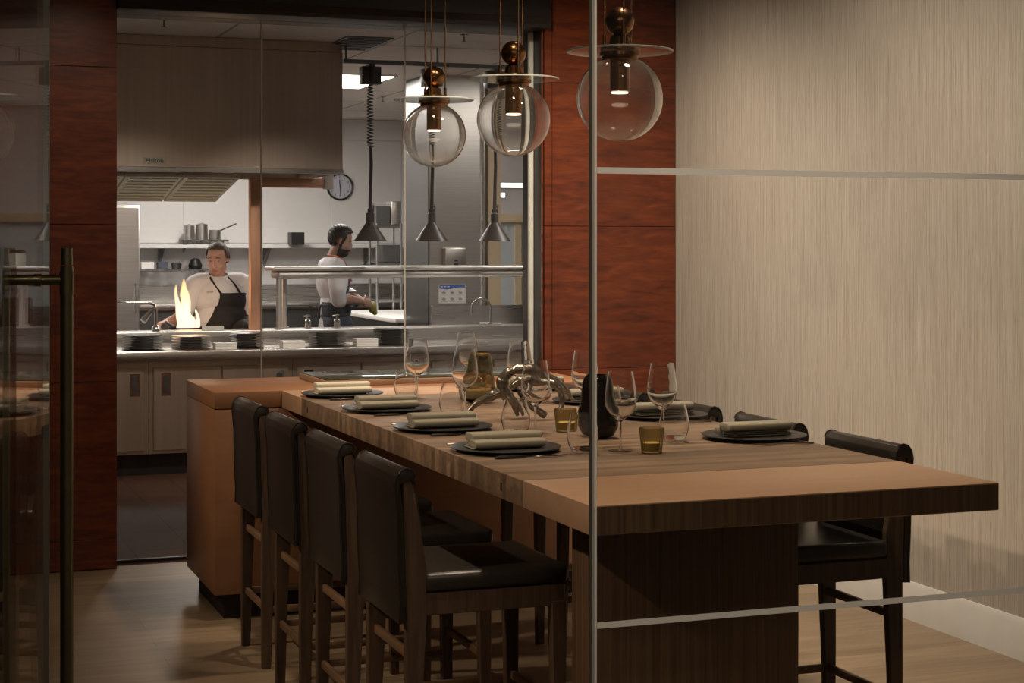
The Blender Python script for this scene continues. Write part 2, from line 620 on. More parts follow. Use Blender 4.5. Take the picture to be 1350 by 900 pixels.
# ------------------------------------------------------------------ the setting
YW = 8.52      # plane of the timber wall
YG = 8.68      # plane of the kitchen glass
struct(MB().box(-6.0, 12.0, -14.0, 8.6, -0.1, 0.0).build('floor', M['oak']))
struct(MB().box(-1.5, 8.6, 8.6, 19.6, -0.1, -0.002).build('floor_kitchen', M['tile']))
struct(MB().box(-1.5, 6.5, 2.5, 8.86, CEIL, CEIL+0.1).build('ceiling', M['ceil']))
struct(MB().box(-1.5, 8.6, 8.86, 19.6, KCEIL, KCEIL+0.1).build('ceiling_kitchen', M['ktile']))
struct(MB().box(4.09, 4.19, 2.0, 8.9, 0.0, CEIL).build('wall_right', M['paper']))
struct(MB().box(-1.6, -1.5, -1.0, 8.9, 0.0, CEIL).build('wall_left', M['ceil']))
bb = MB().prism([(4.09, 0), (4.075, 0), (4.075, 0.145), (4.083, 0.163), (4.09, 0.163)], 1, 2.7, YW)
struct(bb.build('baseboard_right', M['white']))


def panelled(name, x0, x1, xs, zs, proud=0.012):
    o = MB().box(x0, x1, YW+proud, YW+0.32, 0.0, CEIL).build(name, M['groove'])
    struct(o)
    k = 0
    for xa, xb in zip(xs[:-1], xs[1:]):
        for za, zb in zip(zs[:-1], zs[1:]):
            p = MB().box(xa+0.0012, xb-0.0012, YW, YW+proud+0.004, za+0.0014, zb-0.0014, 0.0008, 1)
            p.build('timber_panel', M['red'], o)
            k += 1
    return o


ZS = [0.005, 0.15, 0.92, 1.69, 2.46, CEIL-0.002]
wl = panelled('wall_back_left', -1.5, 1.06, [-1.5, -0.5, 0.72, 1.06], ZS)
MB().box(1.0, 1.062, YW+0.004, YG+0.16, 0.0, 2.745).build('jamb', M['red'], wl)
wr = panelled('wall_back_right', 3.312, 4.09, [3.312, 3.356, 4.088], ZS)
MB().box(3.308, 3.37, YW+0.02, YG+0.16, 0.0, 2.745).build('jamb', M['black'], wr)
MB().box(3.303, 3.3085, YW+0.012, YW+0.03, 0.0, 2.745).build('trim_strip', M['red'], wr)
hd = MB().box(1.06, 3.33, YW-0.05, YG+0.17, 2.745, CEIL, 0.006).build('wall_header', M['black'])
struct(hd)
MB().box(1.062, 3.31, YW-0.056, YW-0.05, 2.765, 2.80).build('trim_strip', M['groove'], hd)

# kitchen window panes
px = [1.074, 1.813, 2.581, 3.292]
for i in range(3):
    w = struct(MB().box(px[i]+0.004, px[i+1]-0.004, YG, YG+0.012, 0.012, 2.745).build('window_%d' % (i+1), M['pane'], flat=True))
    if i < 2:
        MB().box(px[i+1]-0.0045, px[i+1]+0.0035, YG+0.0002, YG+0.0118, 0.012, 2.745).build('pane_joint', M['band'], w)
    MB().box(px[i], px[i+1], YG-0.01, YG+0.022, -0.001, 0.014).build('floor_channel', M['black'], w)
w = struct(MB().box(3.286, 3.306, YG-0.012, YG+0.026, 0.0, 2.745, 0.002).build('trim_1', M['channel']))
w = struct(MB().box(1.062, 1.074, YG-0.006, YG+0.016, 0.0, 2.745, 0.001).build('trim_2', M['band']))

# glass partition in front and the open glass door
YP = 2.6
wp = struct(MB().box(1.098, 4.09, YP, YP+0.012, 0.0, CEIL).build('window_4', M['frontpane'], flat=True))
MB().box(1.0945, 1.0985, YP-0.0005, YP+0.0125, 0.0, CEIL).build('pane_edge', M['edge'], wp)


def film(x0, x1, z0, z1, name):
    """frosted film laid on the glass: a flat sheet"""
    bm = bmesh.new()
    bm.faces.new([bm.verts.new(p) for p in ((x0, YP-0.001, z0), (x1, YP-0.001, z0), (x1, YP-0.001, z1), (x0, YP-0.001, z1))])
    mb = MB()
    mb._merge(bm)
    return mb.build(name, M['frost'], wp, flat=True)


for z in (1.72, 0.967):
    film(1.1035, 4.09, z-0.0052, z+0.0052, 'frosted_band')
film(1.0987, 1.1030, 0.0, CEIL, 'frosted_edge')

HX, HY, DA = 0.055, 2.61, math.radians(15)
DIRX = PI/2-DA          # rotation so that local +X runs along the open door leaf
door = thing('door_1', (HX, HY, 0.0), None, None)
struct(door)
door.rotation_euler = (0, 0, DIRX)
MB().box(0.0, 0.95, -0.006, 0.006, 0.008, CEIL-0.05).build('glass_leaf', M['doorpane'], door, flat=True)
MB().box(0.9502, 0.9525, -0.006, 0.006, 0.008, CEIL-0.05).build('leaf_edge', M['edge'], door)
hb = MB()
for s in (-1, 1):
    hb.cyl((0.83, s*0.060, 0.35), (0.83, s*0.060, 1.555), 0.0125, seg=24)
    hb.cyl((0.83, s*0.060, 1.557), (0.83, s*0.060, 1.59), 0.0118, 0.0108, seg=24)
    hb.cyl((0.83, s*0.060, 1.50), (0.83, s*0.060, 1.545), 0.0142, seg=24)
ho = hb.build('pull_handle', M['bronze'], door)
for z in (1.528, 0.45):
    hb = MB().cyl((0.83, -0.06, z), (0.83, 0.06, z), 0.0095, seg=20)
    hb.cyl((0.83, -0.0125, z), (0.83, 0.0125, z), 0.0125, seg=20)
    hb.build('standoff', M['bronze'], ho)

# ------------------------------------------------------------------ table and island
TZ = 0.968
TX0, TX1, TY0, TY1 = 1.59, 2.756, 3.78, 7.19
tab = thing('dining_table', (2.173, 5.48, 0), 'long butcher block bar table laid for eight guests with smooth end caps', 'table')
L = lambda x, y: (x-2.173, y-5.48)
x0, x1 = TX0-2.173, TX1-2.173
MB().box(x0, x1, 4.252-5.48, 6.828-5.48, TZ-0.073, TZ, 0.003).build('tabletop', M['butcher'], tab)
MB().box(x0, x1, TY0-5.48, 4.25-5.48, TZ-0.073, TZ, 0.003).build('end_cap', M['cap'], tab)
ev = MB().box(x0+0.003, x1-0.003, TY0-5.48-0.0012, TY0-5.48+0.0005, TZ-0.070, TZ-0.0035)
ev.build('edge_veneer', M['ribbed'], tab)
MB().box(x0, x1, 6.83-5.48, TY1-5.48-0.001, TZ-0.073, TZ, 0.003).build('end_cap', M['cap'], tab)
MB().box(1.775-2.173, 2.405-2.173, 4.22-5.48, 4.36-5.48, 0.0, TZ-0.073, 0.003).build('pedestal', M['ribbed'], tab)
# a pair of small dowel plugs on the long edge
for y in (4.42, 6.72):
    MB().box(x0-0.0012, x0+0.004, y-5.48-0.006, y-5.48+0.006, TZ-0.05, TZ-0.028).build('dowel_plug', M['groove'], tab)

isl = thing('serving_island', (2.175, 7.55, 0), 'orange brown timber island block standing across the kitchen end of the table', 'counter')
ix0, ix1, iy0, iy1 = 1.30-2.175, 3.05-2.175, 7.19-7.55, 7.91-7.55
MB().box(ix0, ix1, iy0, iy1, 0.898, TZ, 0.003).build('top', M['island'], isl)
MB().box(ix0+0.002, ix1-0.002, iy0+0.002, iy1-0.002, 0.11, 0.895, 0.002).build('body', M['island'], isl)
MB().box(ix0+0.05, ix1-0.05, iy0+0.05, iy1-0.05, 0.0, 0.112).build('plinth', M['groove'], isl)
led = thing('glass_serving_ledge', (2.35, 7.55, TZ+0.0005), 'low raised ledge with dark glass top on the island', 'ledge')
MB().box(-0.545, 0.50, -0.245, 0.245, 0.0, 0.026, 0.002).build('timber_edge', M['cap'], led)
M['ledgeglass'] = plain('black_ledge_glass', (0.05, 0.05, 0.035), 0.08)
MB().box(-0.54, 0.495, -0.24, 0.24, 0.0262, 0.031, 0.001).build('top', M['ledgeglass'], led)

# ------------------------------------------------------------------ bar chairs (local: facing +X)
chair = thing('bar_chair', (0, 0, 0), 'x', 'chair', None)
W = 0.208


def postx(z):      # rear post centre line
    return -0.215-0.012*math.cos(min(z, 0.66)/0.66*PI/2) - (max(0, z-0.66)/0.33)*0.03


for s in (-1, 1):
    # rear post: floor to top of the back
    ya, yb = s*(W-0.028), s*W
    y0_, y1_ = min(ya, yb), max(ya, yb)
    m = MB()
    zs = [0.0, 0.3, 0.6, 0.72, 0.86, 0.955]
    dp = [0.018, 0.024, 0.032, 0.034, 0.024, 0.014]
    front = [(postx(z)+d, z) for z, d in zip(zs, dp)]
    rear = [(postx(z)-d*0.85, z) for z, d in zip(zs, dp)]
    m.prism(front+rear[::-1], 1, y0_, y1_, 0.003, 1)
    m.build('leg', M['chairwood'], chair)
    # front leg
    m = MB()
    fx = 0.205
    m.hexa([(fx-0.016, s*(W-0.012)-0.016), (fx+0.016, s*(W-0.012)-0.016), (fx+0.016, s*(W-0.012)+0.012), (fx-0.016, s*(W-0.012)+0.012)], 0.0,
           [(fx-0.026, s*(W-0.018)-0.018), (fx+0.02, s*(W-0.018)-0.018), (fx+0.02, s*(W-0.018)+0.018), (fx-0.026, s*(W-0.018)+0.018)], 0.60, 0.003, 1)
    m.build('leg', M['chairwood'], chair)
# seat rails
m = MB()
for s in (-1, 1):
    m.box(-0.20, 0.22, s*(W-0.012)-0.011, s*(W-0.012)+0.011, 0.585, 0.645, 0.002, 1)
m.box(0.20, 0.222, -W+0.024, W-0.024, 0.585, 0.645, 0.002, 1)
m.box(-0.225, -0.203, -W+0.03, W-0.03, 0.585, 0.645, 0.002, 1)
m.build('seat_frame', M['chairwood'], chair)
MB().box(-0.195, 0.232, -W-0.003, W+0.003, 0.646, 0.70, 0.018, 4).build('seat', M['leather'], chair)
for (pa, pb) in (((-0.218, -W+0.02, 0.47), (-0.218, W-0.02, 0.47)), ((-0.222, -W+0.02, 0.22), (-0.222, W-0.02, 0.22)),
                 ((0.205, -W+0.02, 0.30), (0.205, W-0.02, 0.30))):
    m = MB()
    m.box(pa[0]-0.008, pa[0]+0.008, pa[1], pb[1], pa[2]-0.013, pa[2]+0.013, 0.004, 2)
    m.build('stretcher', M['rung'], chair)
for s in (-1, 1):
    m = MB()
    m.box(-0.205, 0.195, s*(W-0.014)-0.008, s*(W-0.014)+0.008, 0.207, 0.233, 0.004, 2)
    m.build('stretcher', M['rung'], chair)
# leather back: rear skin, rolled top, front pad
m = MB()
zs = [0.568, 0.63, 0.72, 0.86, 0.945]
rear = [(postx(z)-(0.046 if z < 0.8 else 0.036), z) for z in zs]
inner = [(postx(z)-(0.030 if z < 0.8 else 0.020), z) for z in zs]
tz = 0.958
xc = postx(tz)
top = [(xc-0.030, 0.968), (xc-0.018, 0.984), (xc-0.002, 0.989), (xc+0.014, 0.984), (xc+0.024, 0.968), (xc+0.026, 0.94)]
fr = [(postx(z)+0.026+0.012*math.sin((z-0.70)/0.24*PI), z) for z in (0.90, 0.84, 0.78, 0.72)]
m.prism(rear+top+[(xc+0.012, 0.957)]+inner[::-1], 1, -W-0.002, W+0.002, 0.0025, 2)
m.prism(top[4:]+fr+[(postx(0.72)-0.02, 0.72), (postx(0.95)-0.012, 0.957)], 1, -W+0.029, W-0.029, 0.004, 2)
bk = m.build('backrest', M['leather'], chair, ang=50)
for s in (-1, 1):
    pts = [(x, s*(W+0.002), z) for (x, z) in rear+top[:5]]
    MB().tube(pts, 0.0035, 6).build('piping', M['piping'], bk)

ORD = ['first', 'second', 'third', 'fourth']
CY = [4.645, 5.275, 5.905, 6.535]
for i, y in enumerate(CY):
    place(chair, USED, (1.567, y, 0), 0, 'dark leather bar chair on the glass door side, %s from the partition' % ORD[i], 'bar chairs around the table')
for i, y in enumerate(CY):
    place(chair, USED, (2.655, y+0.015, 0), PI, 'dark leather bar chair on the papered wall side, %s from the partition' % ORD[i], 'bar chairs around the table')

# ------------------------------------------------------------------ place settings
# plate
plate = MB().lathe([(0.0, 0.0), (0.10, 0.0), (0.118, 0.006), (0.168, 0.0125), (0.170, 0.015), (0.166, 0.0165), (0.12, 0.011), (0.108, 0.009), (0.0, 0.009)], 64).build('dinner_plate', M['plate'])
tag(plate, 'x', 'plate', 'black dinner plates')


def napkin_mesh(mat, w=0.225, d=0.095):
    """linen napkin folded into two soft rolls; long axis X"""
    m = MB()
    for (yc, zc, ry_, rz_, dx) in ((-0.024, 0.0165, 0.034, 0.0135, 0.0), (0.020, 0.0335, 0.036, 0.0145, 0.003)):
        pts = []
        n = 18
        for k in range(n):
            a = 2*PI*k/n
            ca, sa = math.cos(a), math.sin(a)
            pts.append((yc+math.copysign(abs(ca)**0.55, ca)*ry_, zc+math.copysign(abs(sa)**0.55, sa)*rz_*0.93))
        m.prism(pts, 0, -w/2+dx, w/2+dx, 0.003, 2)
    # open folds showing at one end
    for k in range(3):
        m.box(-w/2-0.004+0.003*k, w/2-0.01, -0.045+0.004*k, 0.045-0.003*k, 0.003+0.006*k, 0.0065+0.006*k, 0.0012, 1)
    return m.build('folded_napkin', mat, ang=45)


nap = napkin_mesh(M['napkin'])
tag(nap, 'x', 'napkin', 'folded napkins')
nap2 = napkin_mesh(M['napkin2'])
tag(nap2, 'x', 'napkin', 'folded napkins')

# knife and fork (long axis X, centre at 0)
kn = thing('table_knife', (0, 0, 0), 'x', 'knife', 'table knives')
MB().tube([(-0.115, 0, 0.004), (-0.10, 0, 0.0055), (-0.03, 0, 0.0055), (-0.015, 0, 0.0045)], [0.006, 0.0085, 0.0075, 0.005], 10, flat=0.6).build('handle', M['cutlery'], kn)
MB().prism([(-0.02, -0.005), (0.03, -0.009), (0.085, -0.009), (0.115, 0.0), (0.11, 0.006), (-0.02, 0.005)], 2, 0.003, 0.0055, 0.0006, 1).build('blade', M['cutlery'], kn)
fk = thing('table_fork', (0, 0, 0), 'x', 'fork', 'table forks')
MB().tube([(0.105, 0, 0.004), (0.06, 0, 0.0055), (-0.02, 0, 0.006), (-0.045, 0, 0.005)], [0.007, 0.006, 0.003, 0.004], 8, flat=0.5).build('handle', M['cutlery_s'], fk)
m = MB()
m.prism([(-0.042, -0.004), (-0.055, -0.0105), (-0.068, -0.0115), (-0.068, 0.0115), (-0.055, 0.0105), (-0.042, 0.004)], 2, 0.0045, 0.0068, 0.0006, 1)
for k in range(4):
    yy = -0.0098+k*0.00653
    m.tube([(-0.066, yy, 0.0056), (-0.09, yy, 0.0075), (-0.108, yy*0.95, 0.0062)], [0.0016, 0.0014, 0.0007], 6)
m.build('tines', M['cutlery_s'], fk)


wine = thing('wine_glass', (0, 0, 0), 'x', 'wine glass', 'stemmed wine glasses')
bo = [(0.0, 0.0885), (0.0050, 0.0885), (0.014, 0.097), (0.030, 0.110), (0.0435, 0.127), (0.0490, 0.146), (0.0480, 0.170), (0.0435, 0.205), (0.0375, 0.242)]
bi = [(0.0365, 0.242), (0.0425, 0.205), (0.0469, 0.170), (0.0478, 0.147), (0.042, 0.129), (0.0285, 0.1130), (0.012, 0.1005), (0.0, 0.0975)]
MB().lathe(bo+bi, 44).build('bowl', M['glass'], wine, ang=60)
MB().lathe([(0.0, 0.0062), (0.0055, 0.0062), (0.0038, 0.02), (0.0036, 0.05), (0.0038, 0.078), (0.0049, 0.0884), (0.0, 0.0884)], 20).build('stem', M['glass'], wine, ang=60)
MB().lathe([(0.0, 0.0003), (0.037, 0.0003), (0.0385, 0.0015), (0.030, 0.0032), (0.012, 0.0052), (0.006, 0.0061), (0.0, 0.0061)], 40).build('foot', M['thinglass'], wine, ang=60)
tum = thing('stemless_glass', (0, 0, 0), 'x', 'water glass', 'stemless water glasses')
MB().lathe([(0.0345, 0.0112), (0.041, 0.022), (0.0475, 0.046), (0.0468, 0.070), (0.041, 0.10), (0.0365, 0.121),
            (0.0350, 0.121), (0.0394, 0.10), (0.0451, 0.070), (0.0457, 0.047), (0.0392, 0.025), (0.0310, 0.0112)], 44, closed=True).build('bowl', M['glass'], tum, ang=60)
MB().lathe([(0.0, 0.0003), (0.024, 0.0003), (0.030, 0.004), (0.0344, 0.011), (0.030, 0.011), (0.0, 0.008)], 40).build('base', M['thinglass'], tum, ang=60)

PYL = [4.876, 5.50, 6.19, 6.85]
PYR = [4.904, 5.61, 6.22, 6.87]
WL = [(2.096, 4.754), (2.023, 5.287), (1.994, 5.935), (2.021, 6.623)]
TL = [(1.959, 4.725), (1.931, 5.226), (1.924, 5.874), (1.955, 6.56)]
WR = [(2.365, 5.03), (2.38, 5.72), (2.362, 6.35), (2.37, 7.03)]
TR = [(2.346, 4.90), (2.43, 5.62), (2.43, 6.30), (2.455, 7.085)]
sides = (('glass door side', PYL, WL, TL, 1.768, 1, nap), ('papered wall side', PYR, WR, TR, 2.632, -1, nap))
for (nm, PY, WG, TG, pxx, sg, np_) in sides:
    for i, y in enumerate(PY):
        where = '%s, %s setting from the partition' % (nm, ORD[i])
        rz = 0 if sg > 0 else PI
        jit = random.uniform(-0.04, 0.04)
        place(plate, USED, (pxx, y, TZ), 0, 'matte black plate, ' + where)
        use = np_ if not (sg > 0 and i == 3) else nap2
        place(use, USED, (pxx+0.0*sg, y+0.004, TZ+0.0098), rz+jit, 'folded beige linen napkin, ' + where)
        place(kn, USED, (pxx+0.015, y-0.186 if sg > 0 else y+0.188, TZ), rz+jit*0.5, 'dark table knife, ' + where)
        place(fk, USED, (pxx-0.02 if sg > 0 else pxx+0.0, y+0.192 if sg > 0 else y-0.195, TZ), (0 if sg < 0 else PI)+jit, 'dark table fork, ' + where)
        place(wine, USED, (WG[i][0], WG[i][1], TZ), i*0.7, 'clear stemmed wine glass, ' + where)
        place(tum, USED, (TG[i][0], TG[i][1], TZ), i*0.9, 'clear stemless water glass, ' + where)


# vases
def vase(name, mat, loc, k, label, lean=(0, 0)):
    prof = [(0.0, 0.0), (0.030, 0.0), (0.052, 0.010), (0.066, 0.035), (0.0685, 0.065), (0.061, 0.098), (0.054, 0.122), (0.052, 0.145), (0.049, 0.170), (0.042, 0.192), (0.034, 0.205),
            (0.031, 0.205), (0.039, 0.190), (0.046, 0.169), (0.049, 0.145), (0.051, 0.121), (0.058, 0.096), (0.0655, 0.065), (0.063, 0.036), (0.049, 0.013), (0.0, 0.006)]
    sh = Matrix.Identity(4)
    sh[0][2], sh[1][2] = lean
    o = MB().lathe([(r*k, z*k) for r, z in prof], 40, sh).build(name, mat, loc=loc, ang=60)
    return tag(o, label, 'vase')


vase('gourd_vase', M['darkglass'], (2.165, 5.09, TZ), 1.0, 'black brown glass gourd vase standing near the votive by the partition', (-0.02, 0.02))
vase('gourd_vase', M['smoke'], (2.193, 6.368, TZ), 0.98, 'amber smoked glass gourd vase standing between table and island', (0.05, -0.03))

# votives
vt = thing('votive_holder', (0, 0, 0), 'x', 'candle holder', 'glass votive holders')
m = MB()
n = 24
for (z0, z1, r0, r1) in ((0.0, 0.076, 0.029, 0.037),):
    lo = [((r0+0.0016*(k % 2))*math.cos(2*PI*k/48), (r0+0.0016*(k % 2))*math.sin(2*PI*k/48)) for k in range(48)]
    hi = [((r1+0.0016*(k % 2))*math.cos(2*PI*k/48), (r1+0.0016*(k % 2))*math.sin(2*PI*k/48)) for k in range(48)]
    bm = bmesh.new()
    A = [bm.verts.new((p[0], p[1], 0)) for p in lo]
    B = [bm.verts.new((p[0], p[1], z1)) for p in hi]
    C_ = [bm.verts.new((0.0335*math.cos(2*PI*k/48), 0.0335*math.sin(2*PI*k/48), z1)) for k in range(48)]
    D = [bm.verts.new((0.025*math.cos(2*PI*k/48), 0.025*math.sin(2*PI*k/48), 0.008)) for k in range(48)]
    for P_, Q in ((A, B), (B, C_), (C_, D)):
        for k in range(48):
            bm.faces.new((P_[k], P_[(k+1) % 48], Q[(k+1) % 48], Q[k]))
    bm.faces.new(A[::-1])
    bm.faces.new(D)
    bmesh.ops.recalc_face_normals(bm, faces=bm.faces)
    m._merge(bm)
m.build('cup', M['votive'], vt)
MB().lathe([(0, 0.0085), (0.0235, 0.0085), (0.0265, 0.032), (0.02, 0.033), (0, 0.031)], 24).build('candle', M['wax'], vt)
place(vt, USED, (2.161, 4.67, TZ), 0, 'greenish ribbed glass votive standing alone near the partition end')
place(vt, USED, (2.135, 5.30, TZ), 0, 'amber ribbed glass votive standing beside the black brown gourd vase')

# driftwood / antler centrepiece
m = MB()
RX, RY = 0.9388, -0.3445      # direction the branches spread along
FX, FY = 0.3445, 0.9388


def br(pts, rad):
    P3 = [(RX*a+FX*b, RY*a+FY*b, c) for (a, b, c) in pts]
    # smooth with a Catmull-Rom pass
    out, rr = [], []
    n_ = len(P3)
    for i in range(n_-1):
        p0, p1, p2, p3 = (Vector(P3[max(i-1, 0)]), Vector(P3[i]), Vector(P3[i+1]), Vector(P3[min(i+2, n_-1)]))
        for q in range(5):
            t = q/5
            out.append(0.5*((2*p1)+(-p0+p2)*t+(2*p0-5*p1+4*p2-p3)*t*t+(-p0+3*p1-3*p2+p3)*t**3))
            rr.append(rad[i]*(1-t)+rad[i+1]*t)
    out.append(Vector(P3[-1]))
    rr.append(rad[-1])
    m.tube(out, [q*1.3*(1+0.10*math.sin(k_*1.7+len(rr))+0.06*math.sin(k_*0.6)) for k_, q in enumerate(rr)], 12)


br([(-0.20, -0.03, 0.014), (-0.16, -0.02, 0.06), (-0.11, -0.01, 0.085), (-0.07, 0.0, 0.10)], [0.0015, 0.010, 0.014, 0.015])
br([(-0.01, 0.02, 0.012), (-0.03, 0.0, 0.06), (-0.065, 0.0, 0.10), (-0.06, 0.0, 0.15), (-0.02, 0.02, 0.178), (0.04, 0.03, 0.176), (0.10, 0.05, 0.15), (0.155, 0.06, 0.11), (0.19, 0.07, 0.06)],
   [0.006, 0.012, 0.017, 0.016, 0.013, 0.015, 0.013, 0.01, 0.004])
br([(-0.035, -0.05, 0.115), (-0.01, -0.05, 0.14), (0.03, -0.04, 0.145), (0.07, -0.03, 0.135), (0.11, -0.03, 0.135), (0.14, -0.03, 0.11), (0.145, -0.04, 0.06), (0.13, -0.05, 0.009)],
   [0.005, 0.012, 0.017, 0.012, 0.011, 0.011, 0.008, 0.004])
br([(0.03, 0.05, 0.09), (0.0, 0.03, 0.10), (0.04, 0.02, 0.05), (0.09, 0.02, 0.012)], [0.006, 0.011, 0.011, 0.009])
br([(-0.06, 0.0, 0.12), (-0.03, 0.01, 0.07), (0.005, 0.03, 0.035), (0.02, 0.03, 0.010)], [0.012, 0.012, 0.009, 0.005])
br([(0.03, -0.04, 0.14), (0.025, -0.06, 0.10), (0.0, -0.07, 0.075)], [0.012, 0.009, 0.004])
an = m.build('driftwood_centerpiece', M['antler'], loc=(2.125, 5.70, TZ), ang=70)
tag(an, 'twisted silvery antler-like driftwood arching over the middle of the table', 'ornament')

# ------------------------------------------------------------------ pendants
pen = thing('globe_pendant', (0, 0, 0), 'x', 'pendant lamp', 'glass globe pendants above the table')
# origin at the globe centre
R = 0.136
pr_ = []
n = 36
for k in range(n+1):
    a = -PI/2+(PI*0.875)*k/n+0.0
    pr_.append((max(0.0, R*math.cos(a)) if k else 0.0, R*math.sin(a)))
r_in = []
for k in range(n, -1, -1):
    a = -PI/2+(PI*0.875)*k/n
    r_in.append((max(0.0, (R-0.0024)*math.cos(a)) if k else 0.0, (R-0.0024)*math.sin(a)))
MB().lathe(pr_+r_in, 64).build('globe', M['globe'], pen, ang=70)
zt = R*math.sin(-PI/2+PI*0.875)
dz = 0.146
dm = MB().lathe([(0.02, dz), (0.1665, dz), (0.1665, dz+0.006), (0.02, dz+0.006)], 64, closed=True).build('glass_disc', M['disc'], pen)
MB().lathe([(0.1667, dz), (0.1685, dz+0.001), (0.1685, dz+0.005), (0.1667, dz+0.006)], 64, closed=True).build('disc_rim', M['rimglass'], dm)
MB().lathe([(0.0, zt-0.006), (0.054, zt-0.006), (0.058, zt), (0.058, dz-0.014), (0.066, dz-0.012), (0.066, dz-0.001), (0.0, dz-0.001)], 40).build('collar', M['brass'], pen)
MB().lathe([(0.0, 0.02), (0.024, 0.02), (0.031, 0.0225), (0.031, zt-0.007), (0.0, zt-0.007)], 32).build('lamp_sleeve', M['brass'], pen)
bl = MB().lathe([(0.0, 0.0165), (0.026, 0.0165), (0.027, 0.0195), (0.0, 0.0195)], 32).build('light_source', M['led'], pen)
MB().lathe([(0.0, dz+0.007), (0.060, dz+0.007), (0.060, dz+0.020), (0.034, dz+0.024), (0.030, dz+0.048), (0.024, dz+0.054), (0.0, dz+0.054)], 40).build('hub', M['brass'], pen)
MB().ball((0, 0, dz+0.098), 0.046, 40, 24).build('ball', M['brass'], pen)
for k in range(3):
    a = 2*PI*k/3
    mm = MB()
    x, y = 0.050*math.cos(a), 0.050*math.sin(a)
    mm.cyl((x, y, dz+0.018), (x, y, CEIL-2.055), 0.0032, seg=10)
    mm.cyl((x, y, dz+0.018), (x, y, dz+0.055), 0.0065, seg=12)
    mm.build('rod', M['brass'], pen)
MB().lathe([(0.0, CEIL-2.055-0.02), (0.075, CEIL-2.055-0.02), (0.08, CEIL-2.055-0.001), (0.0, CEIL-2.055-0.001)], 32).build('canopy', M['brass'], pen)
for (y, a, lab, z) in ((4.935, 160, 'clear glass globe pendant hanging in front of the red panelled wall', 2.062),
                       (5.905, 170, 'clear glass globe pendant hanging in front of the bare red jamb, middle of the row', 2.055),
                       (6.88, 20, 'clear glass globe pendant hanging before the kitchen window, last of the row', 2.05)):
    place(pen, USED, (2.173, y, 2.055), math.radians(a-20.15), lab)
    spot('pendant_led', (2.173, y, 2.055+0.008), (2.173, y, 1.0), 1.2, 120, 0.5, (1.0, 0.8, 0.58), 0.01)

# made-up stop standing in for a handle mount mirrored in the door glass
ds = thing('handle_reflection_stop', (0.40, YW, 1.02), 'made-up round metal stop standing in for a handle mount mirrored in the glass door', 'door stop')
MB().lathe([(0, 0), (0.040, 0), (0.040, 0.012), (0.034, 0.016), (0, 0.016)], 32, Matrix.Rotation(PI/2, 4, 'X')).build('rose', M['bronze'], ds)
MB().cyl((0, -0.016, 0), (-0.02, -0.11, -0.01), 0.009).build('rod', M['bronze'], ds)

# ------------------------------------------------------------------ kitchen shell
struct(MB().box(0.2, 0.3, 8.86, 19.6, 0, KCEIL).build('wall_kitchen_left', M['kwallg']))
o = struct(MB().box(0.3, 8.6, 19.5, 19.6, 0, KCEIL).build('wall_kitchen_back', M['kwallg']))
# upper wall panels (white), seams between them
for k in range(9):
    xa = 1.45+0.86*k
    MB().box(xa+0.003, min(xa+0.857, 8.5), 19.49, 19.502, 1.60, KCEIL-0.25, 0.001, 1).build('wall_panel', M['kwall'], o)
MB().box(0.3, 8.5, 19.47, 19.502, KCEIL-0.24, KCEIL-0.002).build('bulkhead', M['kwall'], o)
struct(MB().box(8.5, 8.6, 8.86, 19.5, 0, KCEIL).build('wall_kitchen_right', M['kwallg']))
struct(MB().box(4.19, 8.6, 8.76, 8.86, 0, KCEIL+0.1).build('wall_kitchen_front', M['kwallg']))
# steel clad partition wall
st = struct(MB().box(4.375, 4.845, 14.0, 14.66, 0, KCEIL).build('wall_partition', M['steel']))
MB().box(4.366, 4.375, 14.0, 14.66, 0, KCEIL).build('side_cladding', M['steeld'], st)
MB().box(4.383, 4.838, 13.992, 14.0, 1.70, KCEIL-0.02, 0.001, 1).build('steel_sheet', M['steel'], st)
MB().box(4.383, 4.838, 13.992, 14.0, 0.9, 1.697, 0.001, 1).build('steel_sheet', M['steel'], st)
MB().cyl((4.866, 13.976, 0.02), (4.866, 13.976, KCEIL-0.002), 0.018).build('conduit', M['steel'], st)
struct(MB().box(4.905, 5.02, 13.96, 14.1, 0, KCEIL, 0.003).build('trim_3', M['beige']))
# doorway wall on the passage side
pw = struct(MB().box(5.36, 8.5, 17.2, 17.3, 1.90, KCEIL).build('wall_passage', M['kwallg']))
for xa in (5.36, 6.02, 6.35, 7.3):
    MB().box(xa, xa+0.07, 17.2, 17.3, 0, 1.90).build('mullion', M['beige'], pw)
for xa, wq in ((5.43, 0.59), (6.09, 0.26), (6.42, 0.88)):
    MB().box(xa, xa+wq, 17.24, 17.255, 0.9, 1.90).build('frosted_panel', M['door_blue'], pw)
MB().box(5.36, 8.0, 17.205, 17.295, 0.0, 0.9).build('dado', M['kwallg'], pw)
MB().box(5.36, 8.0, 17.15, 17.33, 1.82, 1.91, 0.002).build('door_head', M['beige'], pw)


def troffer(x0, y0, x1, y1, label, mat='troffer'):
    t = thing('ceiling_troffer', ((x0+x1)/2, (y0+y1)/2, KCEIL), label, 'ceiling light', 'flat kitchen ceiling lights')
    a, b = (x1-x0)/2, (y1-y0)/2
    MB().box(-a+0.02, a-0.02, -b+0.02, b-0.02, -0.012, -0.006).build('diffuser', M[mat], t, flat=True)
    f = MB()
    f.box(-a, a, -b, -b+0.02, -0.016, -0.001).box(-a, a, b-0.02, b, -0.016, -0.001)
    f.box(-a, -a+0.02, -b+0.02, b-0.02, -0.016, -0.001).box(a-0.02, a, -b+0.02, b-0.02, -0.016, -0.001)
    f.build('frame', M['white'], t)


